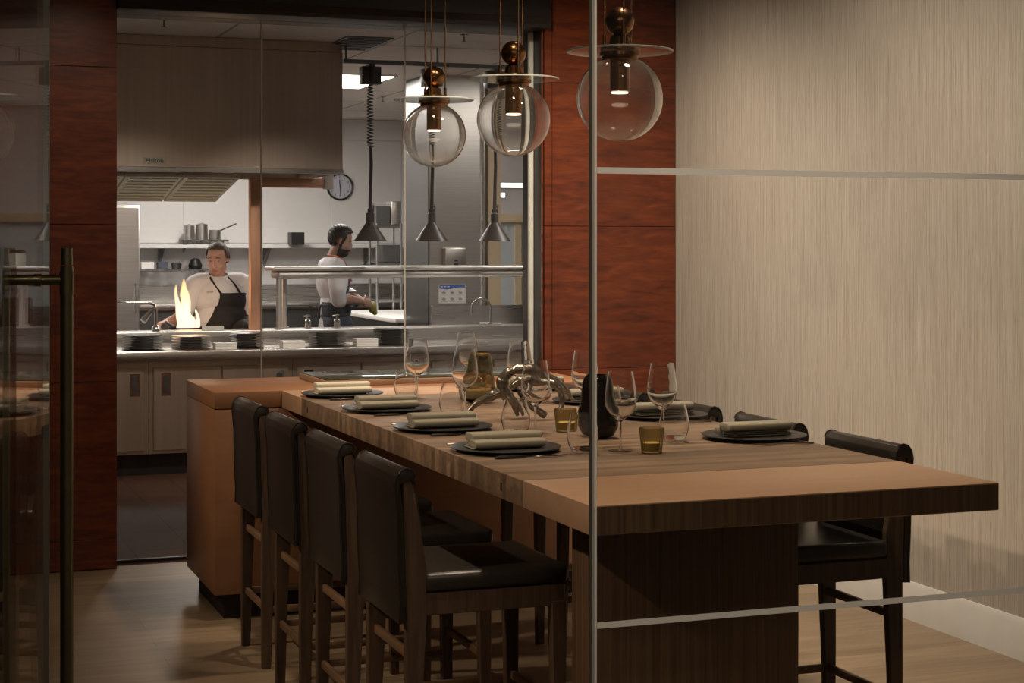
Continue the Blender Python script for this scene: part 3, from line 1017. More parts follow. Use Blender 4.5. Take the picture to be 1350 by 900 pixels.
troffer(3.55, 14.17, 4.15, 15.40, 'flat fluorescent ceiling panel glowing above the standing kitchen hand')
troffer(1.5, 14.6, 2.1, 15.8, 'flat fluorescent ceiling panel behind the steel extraction hood')
troffer(3.0, 16.8, 3.6, 18.0, 'flat fluorescent ceiling panel close to the clock wall')
troffer(5.2, 11.2, 5.8, 12.4, 'unseen dim ceiling panel added to brighten the steel partition', 'troffer_fill')  # out-of-view panel added to lift the dark steel partition
for (x0_, x1_, z_, lab) in ((5.98, 6.52, 2.215, 'upper slim strip light glowing above the passage doors'), (5.98, 6.22, 2.11, 'lower short strip light glowing above the passage doors')):
    t = thing('strip_light', ((x0_+x1_)/2, 17.2, z_), lab, 'strip light', 'strip lights in the passage')
    MB().box(-(x1_-x0_)/2, (x1_-x0_)/2, -0.05, -0.001, -0.03, 0.03, 0.004, 1).build('housing', M['white'], t)
    MB().box(-(x1_-x0_)/2+0.01, (x1_-x0_)/2-0.01, -0.056, -0.0505, -0.022, 0.022).build('diffuser', M['strip'], t, flat=True)

# ceiling vent, sprinklers, smoke detector
vn = thing('ceiling_vent', (3.2, 12.0, KCEIL), 'dark square air vent in the kitchen ceiling', 'vent')
MB().box(-0.17, 0.17, -0.40, 0.40, -0.01, -0.001).build('frame', M['steeld'], vn)
m = MB()
for k in range(9):
    m.box(-0.15, 0.15, -0.37+k*0.085, -0.33+k*0.085, -0.016, -0.010)
m.build('louvres', M['black'], vn)


def sprinkler(x, y, label):
    s = thing('fire_sprinkler', (x, y, KCEIL), label, 'sprinkler', 'ceiling sprinklers')
    MB().lathe([(0, -0.008), (0.03, -0.008), (0.034, -0.001), (0, -0.001)], 20).build('escutcheon', M['chrome'], s)
    mm = MB().cyl((0, 0, -0.008), (0, 0, -0.05), 0.006)
    mm.lathe([(0, -0.052), (0.018, -0.052), (0.018, -0.049), (0, -0.049)], 16)
    mm.build('head', M['steeld'], s)


sprinkler(1.69, 11.15, 'small sprinkler head on the ceiling above the steel hood front')
sprinkler(3.77, 11.24, 'small sprinkler head on the ceiling over the heat lamps')
sprinkler(4.62, 16.3, 'small sprinkler head on the ceiling beyond the glowing panel')
sd = thing('ceiling_disc', (2.356, 11.1, KCEIL), 'small cream round detector on the ceiling before the hood', 'detector')
MB().lathe([(0, -0.014), (0.05, -0.014), (0.065, -0.008), (0.068, -0.001), (0, -0.001)], 28).build('cover', M['channel'], sd)

# ------------------------------------------------------------------ pass counter, cabinets
pc = thing('pass_counter', (2.9, 12.15, 0), 'long stainless worktop stacked with black plates behind kitchen window', 'counter')
MB().box(-2.5, 2.0, -0.40, 0.30, 0.79, 0.857, 0.006, 2).build('worktop', M['steelh'], pc)
MB().box(-2.5, 2.0, 0.30, 0.60, 0.79, 0.955, 0.004, 2).build('raised_ledge', M['steelh'], pc)


def cabinet(x0, x1, doors, label, handles):
    c = thing('base_cabinet', ((x0+x1)/2, 12.2, 0), label, 'cabinet', 'steel cabinets under the pass counter')
    a = (x1-x0)/2-0.001
    MB().box(-a, a, -0.36, 0.5, 0.15, 0.788, 0.002, 1).build('body', M['hood'], c)
    MB().box(-a, a, -0.28, 0.45, 0.0, 0.149).build('toe_kick', M['black'], c)
    w_ = (2*a-0.05)/doors
    for k in range(doors):
        xa = -a+0.025+k*w_
        d = MB().box(xa+0.004, xa+w_-0.004, -0.379, -0.3605, 0.175, 0.745, 0.003, 1).build('door', M['hood'], c)
        hx = xa+w_-0.07 if handles[k] == 'r' else xa+0.09
        h = MB()
        h.box(hx-0.035, hx+0.035, -0.3815, -0.3792, 0.55, 0.705, 0.001, 1)
        hh = h.build('recessed_pull', M['chrome'], d)
        MB().box(hx-0.02, hx+0.02, -0.3825, -0.3816, 0.575, 0.685).build('pull_recess', M['steeld'], hh)


cabinet(1.16, 1.69, 1, 'brushed steel one-door cabinet beside the red timber pillar', 'r')
cabinet(1.69, 2.69, 2, 'brushed steel two-door cabinet behind the timber island block', 'lr')
cabinet(2.69, 3.69, 2, 'brushed steel cabinet beneath the counter behind the wine glasses', 'lr')
cabinet(3.69, 4.7, 2, 'brushed steel cabinet beneath the counter beside the pale window channel', 'lr')

# overhead pass shelf on paired posts
ps = thing('pass_shelf', (3.76, 12.62, 0.955), 'long stainless heated pass shelf on slim double posts above the plates', 'shelf')
MB().box(-1.07, 1.10, -0.17, 0.17, 0.437, 0.468, 0.014, 4).build('upper_tray', M['satin'], ps)
MB().box(-1.03, 1.08, -0.13, 0.15, 0.378, 0.436, 0.026, 5).build('lower_rail', M['satin'], ps)
for (x, y) in ((-1.01, -0.08), (-0.93, 0.10), (0.98, -0.08), (1.04, 0.10)):
    p = MB().cyl((x, y, 0.0), (x, y, 0.38), 0.022, seg=20)
    p.cyl((x, y, 0.0), (x, y, 0.012), 0.036, seg=20)
    p.build('post', M['satin'], ps)

# coppery post and beam standing in for red timber reflected in the glass
cp = thing('reflection_post', (2.589, 12.62, 0.955), 'coppery post with beam standing in for a red timber reflection beside the chef', 'post')
MB().box(-0.045, 0.045, -0.04, 0.04, 0.0, 1.13, 0.004, 2).build('upright', M['copper'], cp)
MB().box(0.046, 0.52, -0.035, 0.035, 1.06, 1.13, 0.004, 2).build('cross_beam', M['copper'], cp)
MB().box(0.521, 0.59, -0.04, 0.04, 1.05, 1.18, 0.004, 2).build('end_block', M['paperwhite'], cp)

# hood
hd = thing('extraction_hood', (1.7, 12.6, 2.10), 'wide brushed steel extraction hood filling the top of the kitchen view', 'range hood')
m = MB()
m.box(-1.4, 1.40, -0.60, -0.58, 0.0, KCEIL-2.10-0.075, 0.003, 1)
m.box(-1.4, 1.395, -0.595, -0.575, KCEIL-2.10-0.073, KCEIL-2.10-0.002, 0.002, 1)
m.box(1.38, 1.40, -0.58, 0.75, 0.0, KCEIL-2.10-0.025, 0.003, 1)
m.box(-1.4, 1.38, 0.73, 0.75, 0.0, KCEIL-2.10-0.025, 0.003, 1)
m.box(-1.4, 1.38, -0.58, 0.73, KCEIL-2.10-0.045, KCEIL-2.10-0.025)
m.build('canopy', M['hood'], hd)
MB().box(-1.4, 1.405, -0.606, -0.60, -0.005, 0.03, 0.002, 1).build('lower_lip', M['steelh'], hd)
for k in range(5):
    xa = -1.35+k*0.41
    m = MB()
    m.hexa([(xa, -0.42, -0.035), (xa+0.40, -0.42, -0.035), (xa+0.40, 0.55, -0.185), (xa, 0.55, -0.185)], 0,
           [(xa, -0.42, -0.01), (xa+0.40, -0.42, -0.01), (xa+0.40, 0.55, -0.16), (xa, 0.55, -0.16)], 0, 0.004, 1)
    for q in range(8):
        yq = -0.38+q*0.115
        zq = -0.035-0.1546*(yq+0.42)
        m.box(xa+0.03, xa+0.37, yq-0.012, yq+0.012, zq-0.008, zq+0.004)
    m.build('grease_filter', M['grease'], hd)
np_ = MB().box(0.0-0.023, 0.13, -0.6025, -0.6001, 0.048, 0.098, 0.001, 1).build('name_plate', M['channel'], hd)
text_mesh('Halton', 0.045, 'lettering', M['ink'], np_, (0.053, -0.603, 0.072), FRONT)

# heat lamps on their rail
rl = thing('lamp_rail', (3.85, 12.1, KCEIL), 'thin dark ceiling rail carrying three heat lamps', 'rail')
MB().box(-0.72, 0.85, -0.02, 0.02, -0.14, -0.11).build('rail', M['steeld'], rl)
for x in (-0.7, 0.0, 0.7):
    MB().cyl((x, 0, -0.112), (x, 0, -0.001), 0.008).build('hanger', M['steeld'], rl)
hl = thing('heat_lamp', (0, 0, 0), 'x', 'heat lamp', 'conical heat lamps over the pass')
hz = KCEIL-0.14-1.615
MB().lathe([(0.118, 0.0), (0.120, 0.003), (0.034, 0.130), (0.030, 0.140), (0.028, 0.136), (0.116, 0.005)], 40, closed=True).build('shade', M['lampblack'], hl)
MB().lathe([(0.0, 0.132), (0.031, 0.138), (0.031, 0.20), (0.020, 0.21), (0.020, 0.235), (0.0, 0.238)], 24).build('neck', M['lampblack'], hl)
MB().lathe([(0.0, 0.06), (0.028, 0.07), (0.032, 0.10), (0.018, 0.131), (0.0, 0.1315)], 20).build('bulb', M['paperwhite'], hl)
m = MB().cyl((0.026, 0, 0.20), (0.026, 0, 0.27), 0.007)
m.cyl((0.0, 0, 0.262), (0.03, 0, 0.262), 0.012)
m.build('switch', M['chrome'], hl)
m = MB()
m.tube([(0, 0, 0.23), (0.003, 0, 0.40), (0.008, 0, 0.56), (0.004, 0, 0.70)], [0.014, 0.013, 0.013, 0.012], 10)
m.build('stem', M['lampblack'], hl)
m = MB()
pts = []
turns = 20
for k in range(turns*10+1):
    a = 2*PI*k/10
    z = 0.69+(hz-0.10-0.69)*k/(turns*10)
    rr = 0.022*(1.0 if z < 0.98 else max(0.35, 1.0-(z-0.98)*1.2))
    pts.append((rr*math.cos(a), rr*math.sin(a), z))
m.tube(pts, 0.005, 6)
m.build('coiled_cord', M['lampblack'], hl)
m = MB().box(-0.072, 0.072, -0.05, 0.05, hz-0.15, hz-0.02, 0.005, 2)
m.box(-0.02, 0.02, -0.06, 0.06, hz-0.13, hz-0.001, 0.004, 2)
m.build('reel_box', M['lampblack'], hl)
for (x, lab) in ((3.332, 'dark conical heat lamp hanging beside the bearded cook'), (3.804, 'dark conical heat lamp hanging before the steel partition'),
                 (4.30, 'dark conical heat lamp hanging before the beige post')):
    place(hl, USED, (x, 12.1, 1.615), 0, lab)

# plate stacks on the pass
kp = MB().lathe([(0.0, 0.0), (0.075, 0.0), (0.085, 0.004), (0.140, 0.0095), (0.141, 0.012), (0.10, 0.0075), (0.0, 0.0065)], 36).build('stacked_plate', M['kplate'])
tag(kp, 'x', 'plate')
STK = ((1.68, 12.08, 9, 'dark plate in the tall stack beside the red timber pillar', 1.0), (2.02, 12.08, 8, 'dark plate in the stack in front of the flame', 0.98),
       (2.42, 12.10, 9, 'dark plate in the stack below the coppery reflection', 0.85), (3.0, 12.08, 9, 'dark plate in the stack below the bearded cook', 0.98), (3.49, 12.10, 10, 'dark plate in the stack next to the glass joint', 0.95))
for (x, y, nn, lab, sc) in STK:
    for k in range(nn):
        o = place(kp, USED, (x+random.uniform(-0.004, 0.004), y, 0.8575+k*0.0108), random.random()*6, lab, lab.replace('dark plate in', 'plates of'))
        o.scale = (sc, sc, 1)
for (x, y, a, b, lab) in ((2.225, 11.90, 0.075, 0.045, 'white folded cloth block between the flame stack and coppery reflection stack'),
                          (2.71, 11.92, 0.08, 0.05, 'white folded cloth block below the double shelf posts'),
                          (3.24, 11.90, 0.08, 0.055, 'white folded cloth block before the bearded cook stack')):
    t = MB()
    for k in range(5):
        t.box(x-a, x+a, y-0.06, y+0.06, 0.8575+k*b/5, 0.8575+(k+0.94)*b/5, 0.003, 2)
    tag(t.build('cloth_stack', M['paperwhite']), lab, 'folded cloth', 'white cloth blocks on the pass')
tk = MB().box(2.17, 2.33, 12.5, 12.515, 0.9555, 0.99, 0.002, 1).build('order_ticket', M['paperwhite'])
tag(tk, 'narrow white order ticket standing on the ledge below black apron', 'ticket')

# small chrome dispensers on the ledge
for (x, lab) in ((2.985, 'small chrome dispenser jar at the cook\'s back on the ledge'), (3.21, 'small chrome dispenser jar below the heat lamp on the ledge')):
    s = thing('dispenser_jar', (x, 12.6, 0.9555), lab, 'jar', 'chrome jars on the ledge')
    MB().lathe([(0, 0), (0.022, 0), (0.024, 0.004), (0.024, 0.06), (0.012, 0.066), (0, 0.066)], 20).build('body', M['chrome'], s)
    MB().lathe([(0, 0.0662), (0.010, 0.0662), (0.010, 0.085), (0.018, 0.088), (0.018, 0.10), (0, 0.104)], 20).build('lid', M['chrome'], s)
    MB().cyl((0, 0, 0.094), (-0.035, 0, 0.09), 0.006).build('spout', M['chrome'], s)

# stove, pan and flames
sv = thing('range_stove', (2.0, 13.0, 0), 'black steel range top behind the plate ledge under the hood', 'stove')
MB().box(-0.95, 0.50, -0.22, 0.15, 0.0, 0.895, 0.006, 2).build('body', M['steeld'], sv)
for x in (-0.7, -0.25, 0.13, 0.40):
    m = MB()
    for k in range(4):
        a = k*PI/2+PI/4
        m.box(-0.008, 0.15, -0.008, 0.008, 0.896, 0.918, 0.002, 1, Matrix.Translation((x, 0, 0)) @ Matrix.Rotation(a, 4, 'Z'))
    m.build('burner_grate', M['pan'], sv)
pn = thing('frying_pan', (2.13, 12.96, 0.919), 'black iron pan full of flames in front of the chef', 'pan')
MB().lathe([(0, 0), (0.10, 0), (0.135, 0.045), (0.138, 0.045), (0.105, 0.004), (0, 0.004)], 36).build('bowl', M['pan'], pn)
MB().tube([(-0.06, 0.105, 0.038), (-0.10, 0.19, 0.06), (-0.115, 0.23, 0.075)], [0.010, 0.011, 0.010], 10).build('handle', M['pan'], pn)


def flame_mat():
    t = NT('flame')
    tc = t.n('ShaderNodeTexCoord')
    sp = t.n('ShaderNodeSeparateXYZ')
    t.t.links.new(tc.outputs['Object'], sp.inputs[0])
    lw = t.n('ShaderNodeLayerWeight', Blend=0.35)
    h_ = t.math('DIVIDE', sp.outputs[2], 0.42)
    col = t.ramp(h_, [(0.0, (1.0, 0.62, 0.36)), (0.4, (1.0, 0.66, 0.38)), (1.0, (1.0, 0.34, 0.12))])
    em = t.n('ShaderNodeEmission')
    t.t.links.new(col, em.inputs[0])
    em.inputs[1].default_value = 2.6
    tr = t.n('ShaderNodeBsdfTransparent')
    mx = t.n('ShaderNodeMixShader')
    f = t.math('MINIMUM', t.math('ADD', t.math('MULTIPLY', lw.outputs['Facing'], 1.0), t.math('MULTIPLY', h_, 0.5)), 0.97)
    t.t.links.new(f, mx.inputs[0])
    t.t.links.new(em.outputs[0], mx.inputs[1])
    t.t.links.new(tr.outputs[0], mx.inputs[2])
    return t.end(mx)


M['flame'] = flame_mat()
fl = thing('pan_flame', (2.13, 12.96, 0.934), 'tall yellow flame leaping from the iron pan', 'flame')
for (x, y, hh, r, sx) in ((0.0, -0.02, 0.395, 0.040, -0.030), (-0.030, 0.02, 0.35, 0.030, -0.045), (0.088, 0.0, 0.165, 0.018, -0.006), (0.032, 0.03, 0.33, 0.030, -0.030), (-0.058, 0.0, 0.13, 0.026, 0.02), (0.058, 0.02, 0.12, 0.022, -0.01)):
    m = MB()
    pts, rad = [], []
    for k in range(15):
        t = k/14
        pts.append((x+sx*t+0.010*t*math.sin(t*8+x*40), y+0.008*t*math.cos(t*6+y*30), hh*t))
        rad.append(r*max(0.06, (1.0+0.25*math.sin(t*9+x*60))*(1-t**4)**0.8*(1.0-0.25*t)))
    m.tube(pts, rad, 16)
    m.build('tongue', M['flame'], fl, ang=80)
lg = bpy.data.lights.new('flame_light', 'POINT')
lg.energy = 2.6
lg.color = (1.0, 0.62, 0.32)
lg.shadow_soft_size = 0.08
lo = bpy.data.objects.new('flame_light', lg)
COL.objects.link(lo)
lo.location = (2.16, 12.80, 1.25)

# pot filler / spray faucet over the stove side
fa = thing('spray_faucet', (1.68, 12.6, 0.955), 'chrome gooseneck faucet on the ledge beside the red pillar', 'faucet')
pts = [(0.17, 0, 0), (0.17, 0, 0.15), (0.16, 0, 0.19), (0.12, 0, 0.21), (-0.2, 0, 0.215), (-0.45, 0, 0.215)]
MB().tube(pts, 0.011, 12).build('pipe', M['chrome'], fa)
MB().tube([(0.16, 0, 0.17), (0.12, -0.03, 0.13), (0.07, -0.05, 0.075)], [0.012, 0.018, 0.024], 14).build('spray_head', M['chrome'], fa)
MB().lathe([(0, 0), (0.032, 0), (0.028, 0.03), (0.015, 0.045), (0, 0.045)], 20, Matrix.Translation((0.17, 0, 0))).build('base', M['chrome'], fa)

# ------------------------------------------------------------------ sink run, dispenser, poster, coffee maker
sk = thing('sink_counter', (4.95, 13.64, 0), 'steel sink counter with upstand below the hygiene poster', 'sink')
MB().box(-0.80, 1.4, -0.34, 0.29, 0.80, 0.88, 0.012, 3).build('worktop', M['steelh'], sk)
MB().box(-0.575, 1.4, 0.291, 0.305, 0.88, 1.06, 0.003, 1).build('upstand', M['steelh'], sk)
MB().box(-0.78, 1.4, -0.30, 0.285, 0.0, 0.799).build('cabinet_body', M['steeld'], sk)
m = MB().box(-0.42, 0.12, -0.20, 0.12, 0.8802, 0.884, 0.001, 1)
m.build('basin_rim', M['chrome'], sk)
MB().box(-0.39, 0.09, -0.17, 0.09, 0.8842, 0.886).build('basin', M['steeld'], sk)
g = thing('swan_neck_tap', (4.88, 13.84, 0.8805), 'tall arched chrome tap on the sink counter', 'faucet')
pts = [(0.0, 0, 0)]+[(-0.085+0.085*math.cos(a), 0, 0.16+0.085*math.sin(a)) for a in [PI*k/10 for k in range(11)]]+[(-0.17, 0, 0.10)]
MB().tube(pts, 0.0095, 12).build('pipe', M['chrome'], g)
m = MB().lathe([(0, 0), (0.026, 0), (0.024, 0.02), (0.014, 0.03), (0, 0.03)], 20)
m.cyl((-0.10, 0, 0.03), (0.10, 0, 0.03), 0.009)
m.build('base', M['chrome'], g)
dp = thing('towel_dispenser', (4.586, 13.99, 1.47), 'square steel paper towel dispenser on the steel partition', 'dispenser')
MB().box(-0.093, 0.093, -0.10, -0.001, -0.08, 0.085, 0.006, 2).build('case', M['steel'], dp)
MB().box(-0.02, 0.02, -0.1015, -0.1001, -0.075, -0.045).build('lock', M['black'], dp)
MB().box(-0.015, 0.015, -0.1012, -0.1001, -0.03, -0.015).build('window', M['black'], dp)
po = thing('hygiene_poster', (4.583, 13.99, 1.158), 'white notice with blue wave header and grey pictograms on steel', 'poster')
MB().box(-0.122, 0.122, -0.003, -0.0005, -0.08, 0.083).build('sheet', M['paperwhite'], po)
bm_ = MB().prism([(-0.116, 0.048), (-0.05, 0.040), (0.02, 0.050), (0.07, 0.058), (0.116, 0.054), (0.116, 0.079), (-0.116, 0.079)], 1, -0.0042, -0.003)
hdr = bm_.build('header', M['blue'], po)
m = MB()
for k in range(3):
    m.box(-0.105+k*0.03, -0.085+k*0.03, -0.0048, -0.0042, 0.060, 0.068)
m.build('title_strokes', M['paperwhite'], hdr)
m = MB()
for r_ in range(2):
    for c_ in range(3):
        xx, zz = -0.075+c_*0.075, 0.012-r_*0.055
        m.ball((xx, -0.0036, zz), (0.018, 0.0012, 0.010), 12, 8)
        m.box(xx-0.024, xx+0.005, -0.0042, -0.003, zz+0.012, zz+0.017)
        m.box(xx-0.028, xx+0.028, -0.0042, -0.003, zz-0.022, zz-0.019)
m.build('pictograms', M['greyink'], po)
cm = thing('coffee_maker', (5.30, 13.6, 0.8805), 'dark coffee brewer with curved arm on the sink counter end', 'coffee maker')
MB().box(-0.10, 0.09, -0.1, 0.1, 0.0, 0.26, 0.012, 2).build('body', M['black'], cm)
MB().tube([(-0.06, 0, 0.25), (-0.04, 0, 0.31), (0.03, 0, 0.34), (0.11, 0, 0.31), (0.13, 0, 0.2)], 0.012, 10).build('arm', M['steeld'], cm)
MB().lathe([(0, 0), (0.05, 0), (0.06, 0.04), (0.05, 0.10), (0.035, 0.12), (0, 0.12)], 24, Matrix.Translation((0.17, 0, 0))).build('carafe', M['black'], cm)
jar = thing('glass_jar', (4.98, 12.6, 1.4235), 'squat dark jar standing on the pass shelf end', 'jar')
jar.location = (4.80, 12.62, 1.4235)
MB().lathe([(0, 0), (0.045, 0), (0.05, 0.01), (0.05, 0.08), (0.04, 0.10), (0, 0.10)], 24).build('body', M['grease'], jar)
MB().lathe([(0, 0.1002), (0.047, 0.1002), (0.047, 0.118), (0, 0.12)], 24).build('lid', M['black'], jar)

# ------------------------------------------------------------------ back of the kitchen
ck = thing('wall_clock', (4.997, 19.489, 2.258), 'round black-rimmed wall clock on the white kitchen panels', 'clock')
rx = Matrix.Rotation(PI/2, 4, 'X')
MB().lathe([(0, 0), (0.145, 0), (0.145, 0.014), (0, 0.014)], 48, rx).build('face', M['clockface'], ck)
MB().lathe([(0.138, 0.0), (0.160, 0.0), (0.160, 0.022), (0.150, 0.032), (0.138, 0.024)], 48, rx, closed=True).build('rim', M['black'], ck)
for hh in range(1, 13):
    a = PI/2-hh*PI/6
    text_mesh(str(hh), 0.036, 'numeral', M['ink'], ck, (0.112*math.cos(a), -0.0155, 0.112*math.sin(a)), FRONT)
m = MB()
for (ln, wd_, deg) in ((0.085, 0.010, 97), (0.105, 0.007, 270)):
    a = math.radians(deg)
    m.tube([(-0.02*math.cos(a), -0.019, -0.02*math.sin(a)), (ln*math.cos(a), -0.019, ln*math.sin(a))], [wd_*0.6, wd_*0.35], 6)
m.ball((0, -0.019, 0), 0.008, 12, 8)
m.build('hands', M['ink'], ck)

bs = thing('wall_shelf', (4.4, 19.3, 1.56), 'long white shelf running under the wall clock', 'shelf')
MB().box(-2.0, 1.9, -0.17, 0.185, -0.02, 0.02, 0.003, 1).build('board', M['kwall'], bs)
for x in (-1.5, -0.3, 0.9):
    MB().prism([(0.186, -0.021), (-0.12, -0.021), (0.186, -0.22)], 0, x-0.015, x+0.015).build('bracket', M['steeld'], bs)
bc = thing('back_counter', (4.1, 19.1, 0), 'long steel counter against the back kitchen wall', 'counter')
MB().box(-2.6, 2.2, -0.34, 0.38, 0.86, 0.93, 0.006, 2).build('worktop', M['steelh'], bc)
MB().box(-2.6, 2.2, 0.36, 0.385, 0.93, 1.12, 0.002, 1).build('upstand', M['steelh'], bc)
MB().box(-2.55, 2.15, -0.28, 0.36, 0.0, 0.859).build('cabinet_body', M['steeld'], bc)
bx = MB().box(4.3, 4.45, 18.95, 19.15, 1.5805, 1.72, 0.004, 1).build('storage_box', M['black'])
tag(bx, 'small black box on the long white shelf behind the cook', 'box')
bx.location.z = 0.0


def wire_shelf(x0, x1, z, label):
    s = thing('wire_shelf', ((x0+x1)/2, 19.3, z), label, 'shelf', 'chrome wire shelves')
    a = (x1-x0)/2
    m = MB()
    for y in (-0.17, -0.06, 0.06, 0.17):
        m.box(-a, a, y-0.006, y+0.006, -0.006, 0.006)
    m.build('rails', M['chrome'], s)
    m = MB()
    zz = []
    k = 0
    x = -a
    while x < a:
        zz.append((x, -0.172, -0.008 if k % 2 else -0.03))
        x += 0.025
        k += 1
    m.tube(zz, 0.004, 5)
    for k in range(int(2*a/0.06)):
        m.box(-a+k*0.06, -a+k*0.06+0.006, -0.17, 0.17, 0.0, 0.004)
    m.build('wires', M['chrome'], s)
    for x in (-a*0.8, a*0.8):
        MB().prism([(0.192, -0.007), (-0.15, -0.007), (0.192, -0.14)], 0, x-0.008, x+0.008).build('bracket', M['steeld'], s)
    return s


wire_shelf(2.55, 3.45, 1.30, 'long wire shelf with jars behind the aproned chef')
wire_shelf(3.12, 3.62, 1.63, 'short wire shelf with pans above the aproned chef')
tag(MB().box(2.66, 2.80, 19.2, 19.38, 1.3065, 1.385, 0.004, 1).build('storage_box', M['paperwhite']), 'white carton at the left end of the wire shelf', 'box')
tag(MB().lathe([(0, 0), (0.06, 0), (0.062, 0.07), (0.05, 0.085), (0, 0.085)], 24).build('storage_jar', M['apronnavy'], loc=(2.90, 19.28, 1.3065)), 'dark blue tub beside the white carton on the wire shelf', 'jar')
tag(MB().lathe([(0, 0), (0.05, 0), (0.06, 0.06), (0.045, 0.075), (0, 0.075)], 24).build('storage_bowl', M['steeld'], loc=(3.06, 19.28, 1.3065)), 'dull metal bowl in the middle of the wire shelf', 'bowl')
tag(MB().lathe([(0, 0), (0.07, 0), (0.08, 0.04), (0.05, 0.11), (0.02, 0.12), (0, 0.12)], 24).build('covered_pot', M['pan'], loc=(3.27, 19.28, 1.3065)), 'black covered pot beside the chef\'s head on the wire shelf', 'pot')
for (x, r_, h_, lab) in ((3.2, 0.06, 0.15, 'small steel stock pot on the short wire shelf'), (3.345, 0.065, 0.165, 'taller steel stock pot in the middle of short wire shelf')):
    s = thing('stock_pot', (x, 19.28, 1.6365), lab, 'pot', 'steel pots on the short wire shelf')
    MB().lathe([(0, 0), (r_, 0), (r_, h_), (r_-0.004, h_), (r_-0.004, 0.006), (0, 0.006)], 28).build('body', M['steel'], s)
    MB().lathe([(0, h_+0.0005), (r_+0.003, h_+0.0005), (r_+0.003, h_+0.006), (0.01, h_+0.02), (0, h_+0.03)], 28).build('lid', M['steel'], s)
sp_ = thing('saucepan', (3.49, 19.26, 1.6365), 'steel saucepan with long raised handle on the short wire shelf', 'pan')
MB().lathe([(0, 0), (0.065, 0), (0.068, 0.11), (0.064, 0.11), (0.061, 0.006), (0, 0.006)], 28).build('body', M['steel'], sp_)
MB().tube([(0.05, -0.03, 0.10), (0.13, -0.08, 0.14), (0.22, -0.12, 0.18)], [0.009, 0.008, 0.008], 8).build('handle', M['steeld'], sp_)

# grey steel cabinet behind the stove, tall
gc = thing('tall_steel_cabinet', (2.03, 15.9, 0), 'tall grey steel cabinet standing under the hood beside pillar', 'cabinet')
MB().box(-0.16, 0.40, -0.2, 0.2, 0.0, 1.98, 0.005, 2).build('body', M['steel'], gc)
gc.location = (1.93, 15.9, 0)
MB().box(-0.15, 0.39, -0.212, -0.201, 0.05, 1.95, 0.003, 1).build('door', M['steel'], gc)
MB().box(0.34, 0.36, -0.235, -0.2125, 0.9, 1.2, 0.004, 1).build('handle', M['chrome'], gc)
gc.location = (1.98, 17.5, 0)

# cook's prep counter and rack
pr = thing('prep_counter', (4.85, 15.6, 0), 'pale topped prep counter running back beside the bearded cook', 'counter')
MB().box(-0.57, 0.6, -0.9, 1.1, 0.88, 0.92, 0.005, 2).build('worktop', M['kwall'], pr)
MB().box(-0.53, 0.6, -0.86, 1.06, 0.0, 0.879).build('cabinet_body', M['steeld'], pr)
rk = thing('storage_rack', (5.15, 17.05, 0), 'chrome wire storage rack holding boxes beside the clock wall', 'rack')
for (x, y) in ((-0.42, -0.14), (-0.42, 0.14), (-0.165, -0.14), (-0.165, 0.14)):
    MB().cyl((x, y, 0.0), (x, y, 1.80), 0.014).build('upright', M['chrome'], rk)
for z in (1.0, 1.38, 1.77):
    m = MB()
    for k in range(6):
        yy = -0.14+k*0.056
        m.box(-0.43, -0.15, yy-0.006, yy+0.006, z-0.012, z+0.012)
    m.box(-0.43, -0.15, -0.15, 0.15, z+0.0125, z+0.016)
    m.build('tier', M['chrome'], rk)
bx1 = MB().box(4.73, 4.88, 16.95, 17.15, 1.7865, 1.98, 0.004, 1).build('equipment_box', M['steeld'])
tag(bx1, 'dark grey appliance on top of the wire rack', 'appliance')
bx2 = MB().box(4.89, 5.0, 16.95, 17.15, 1.7865, 2.03, 0.01, 2).build('steel_canister', M['steel'])
tag(bx2, 'pale steel canister on top of the wire rack', 'canister')
bx3 = MB().box(4.80, 4.99, 16.95, 17.15, 1.3965, 1.58, 0.006, 1).build('small_oven', M['steeld'])
tag(bx3, 'grey boxed appliance on the middle tier of the wire rack', 'appliance')


# ------------------------------------------------------------------ people
def remeshed(mb, name, mat, voxel, smooth=6, parent=None, extra=None):
    me = bpy.data.meshes.new(name)
    mb.bm.to_mesh(me)
    mb.bm.free()
    o = bpy.data.objects.new('body_tmp', me)
    COL.objects.link(o)
    r = o.modifiers.new('r', 'REMESH')
    r.mode = 'VOXEL'
    r.voxel_size = voxel
    sm = o.modifiers.new('s', 'SMOOTH')
    sm.factor = 0.5
    sm.iterations = smooth
    bpy.context.view_layer.update()
    nm = bpy.data.meshes.new_from_object(o.evaluated_get(bpy.context.evaluated_depsgraph_get()))
    bpy.data.objects.remove(o)
    bpy.data.meshes.remove(me)
    nm.name = name
    nm.materials.clear()
    nm.materials.append(mat)
    nm.polygons.foreach_set('use_smooth', [True]*len(nm.polygons))
    ob = bpy.data.objects.new(name, nm)
    COL.objects.link(ob)
    if parent is not None:
        ob.parent = parent
    return ob


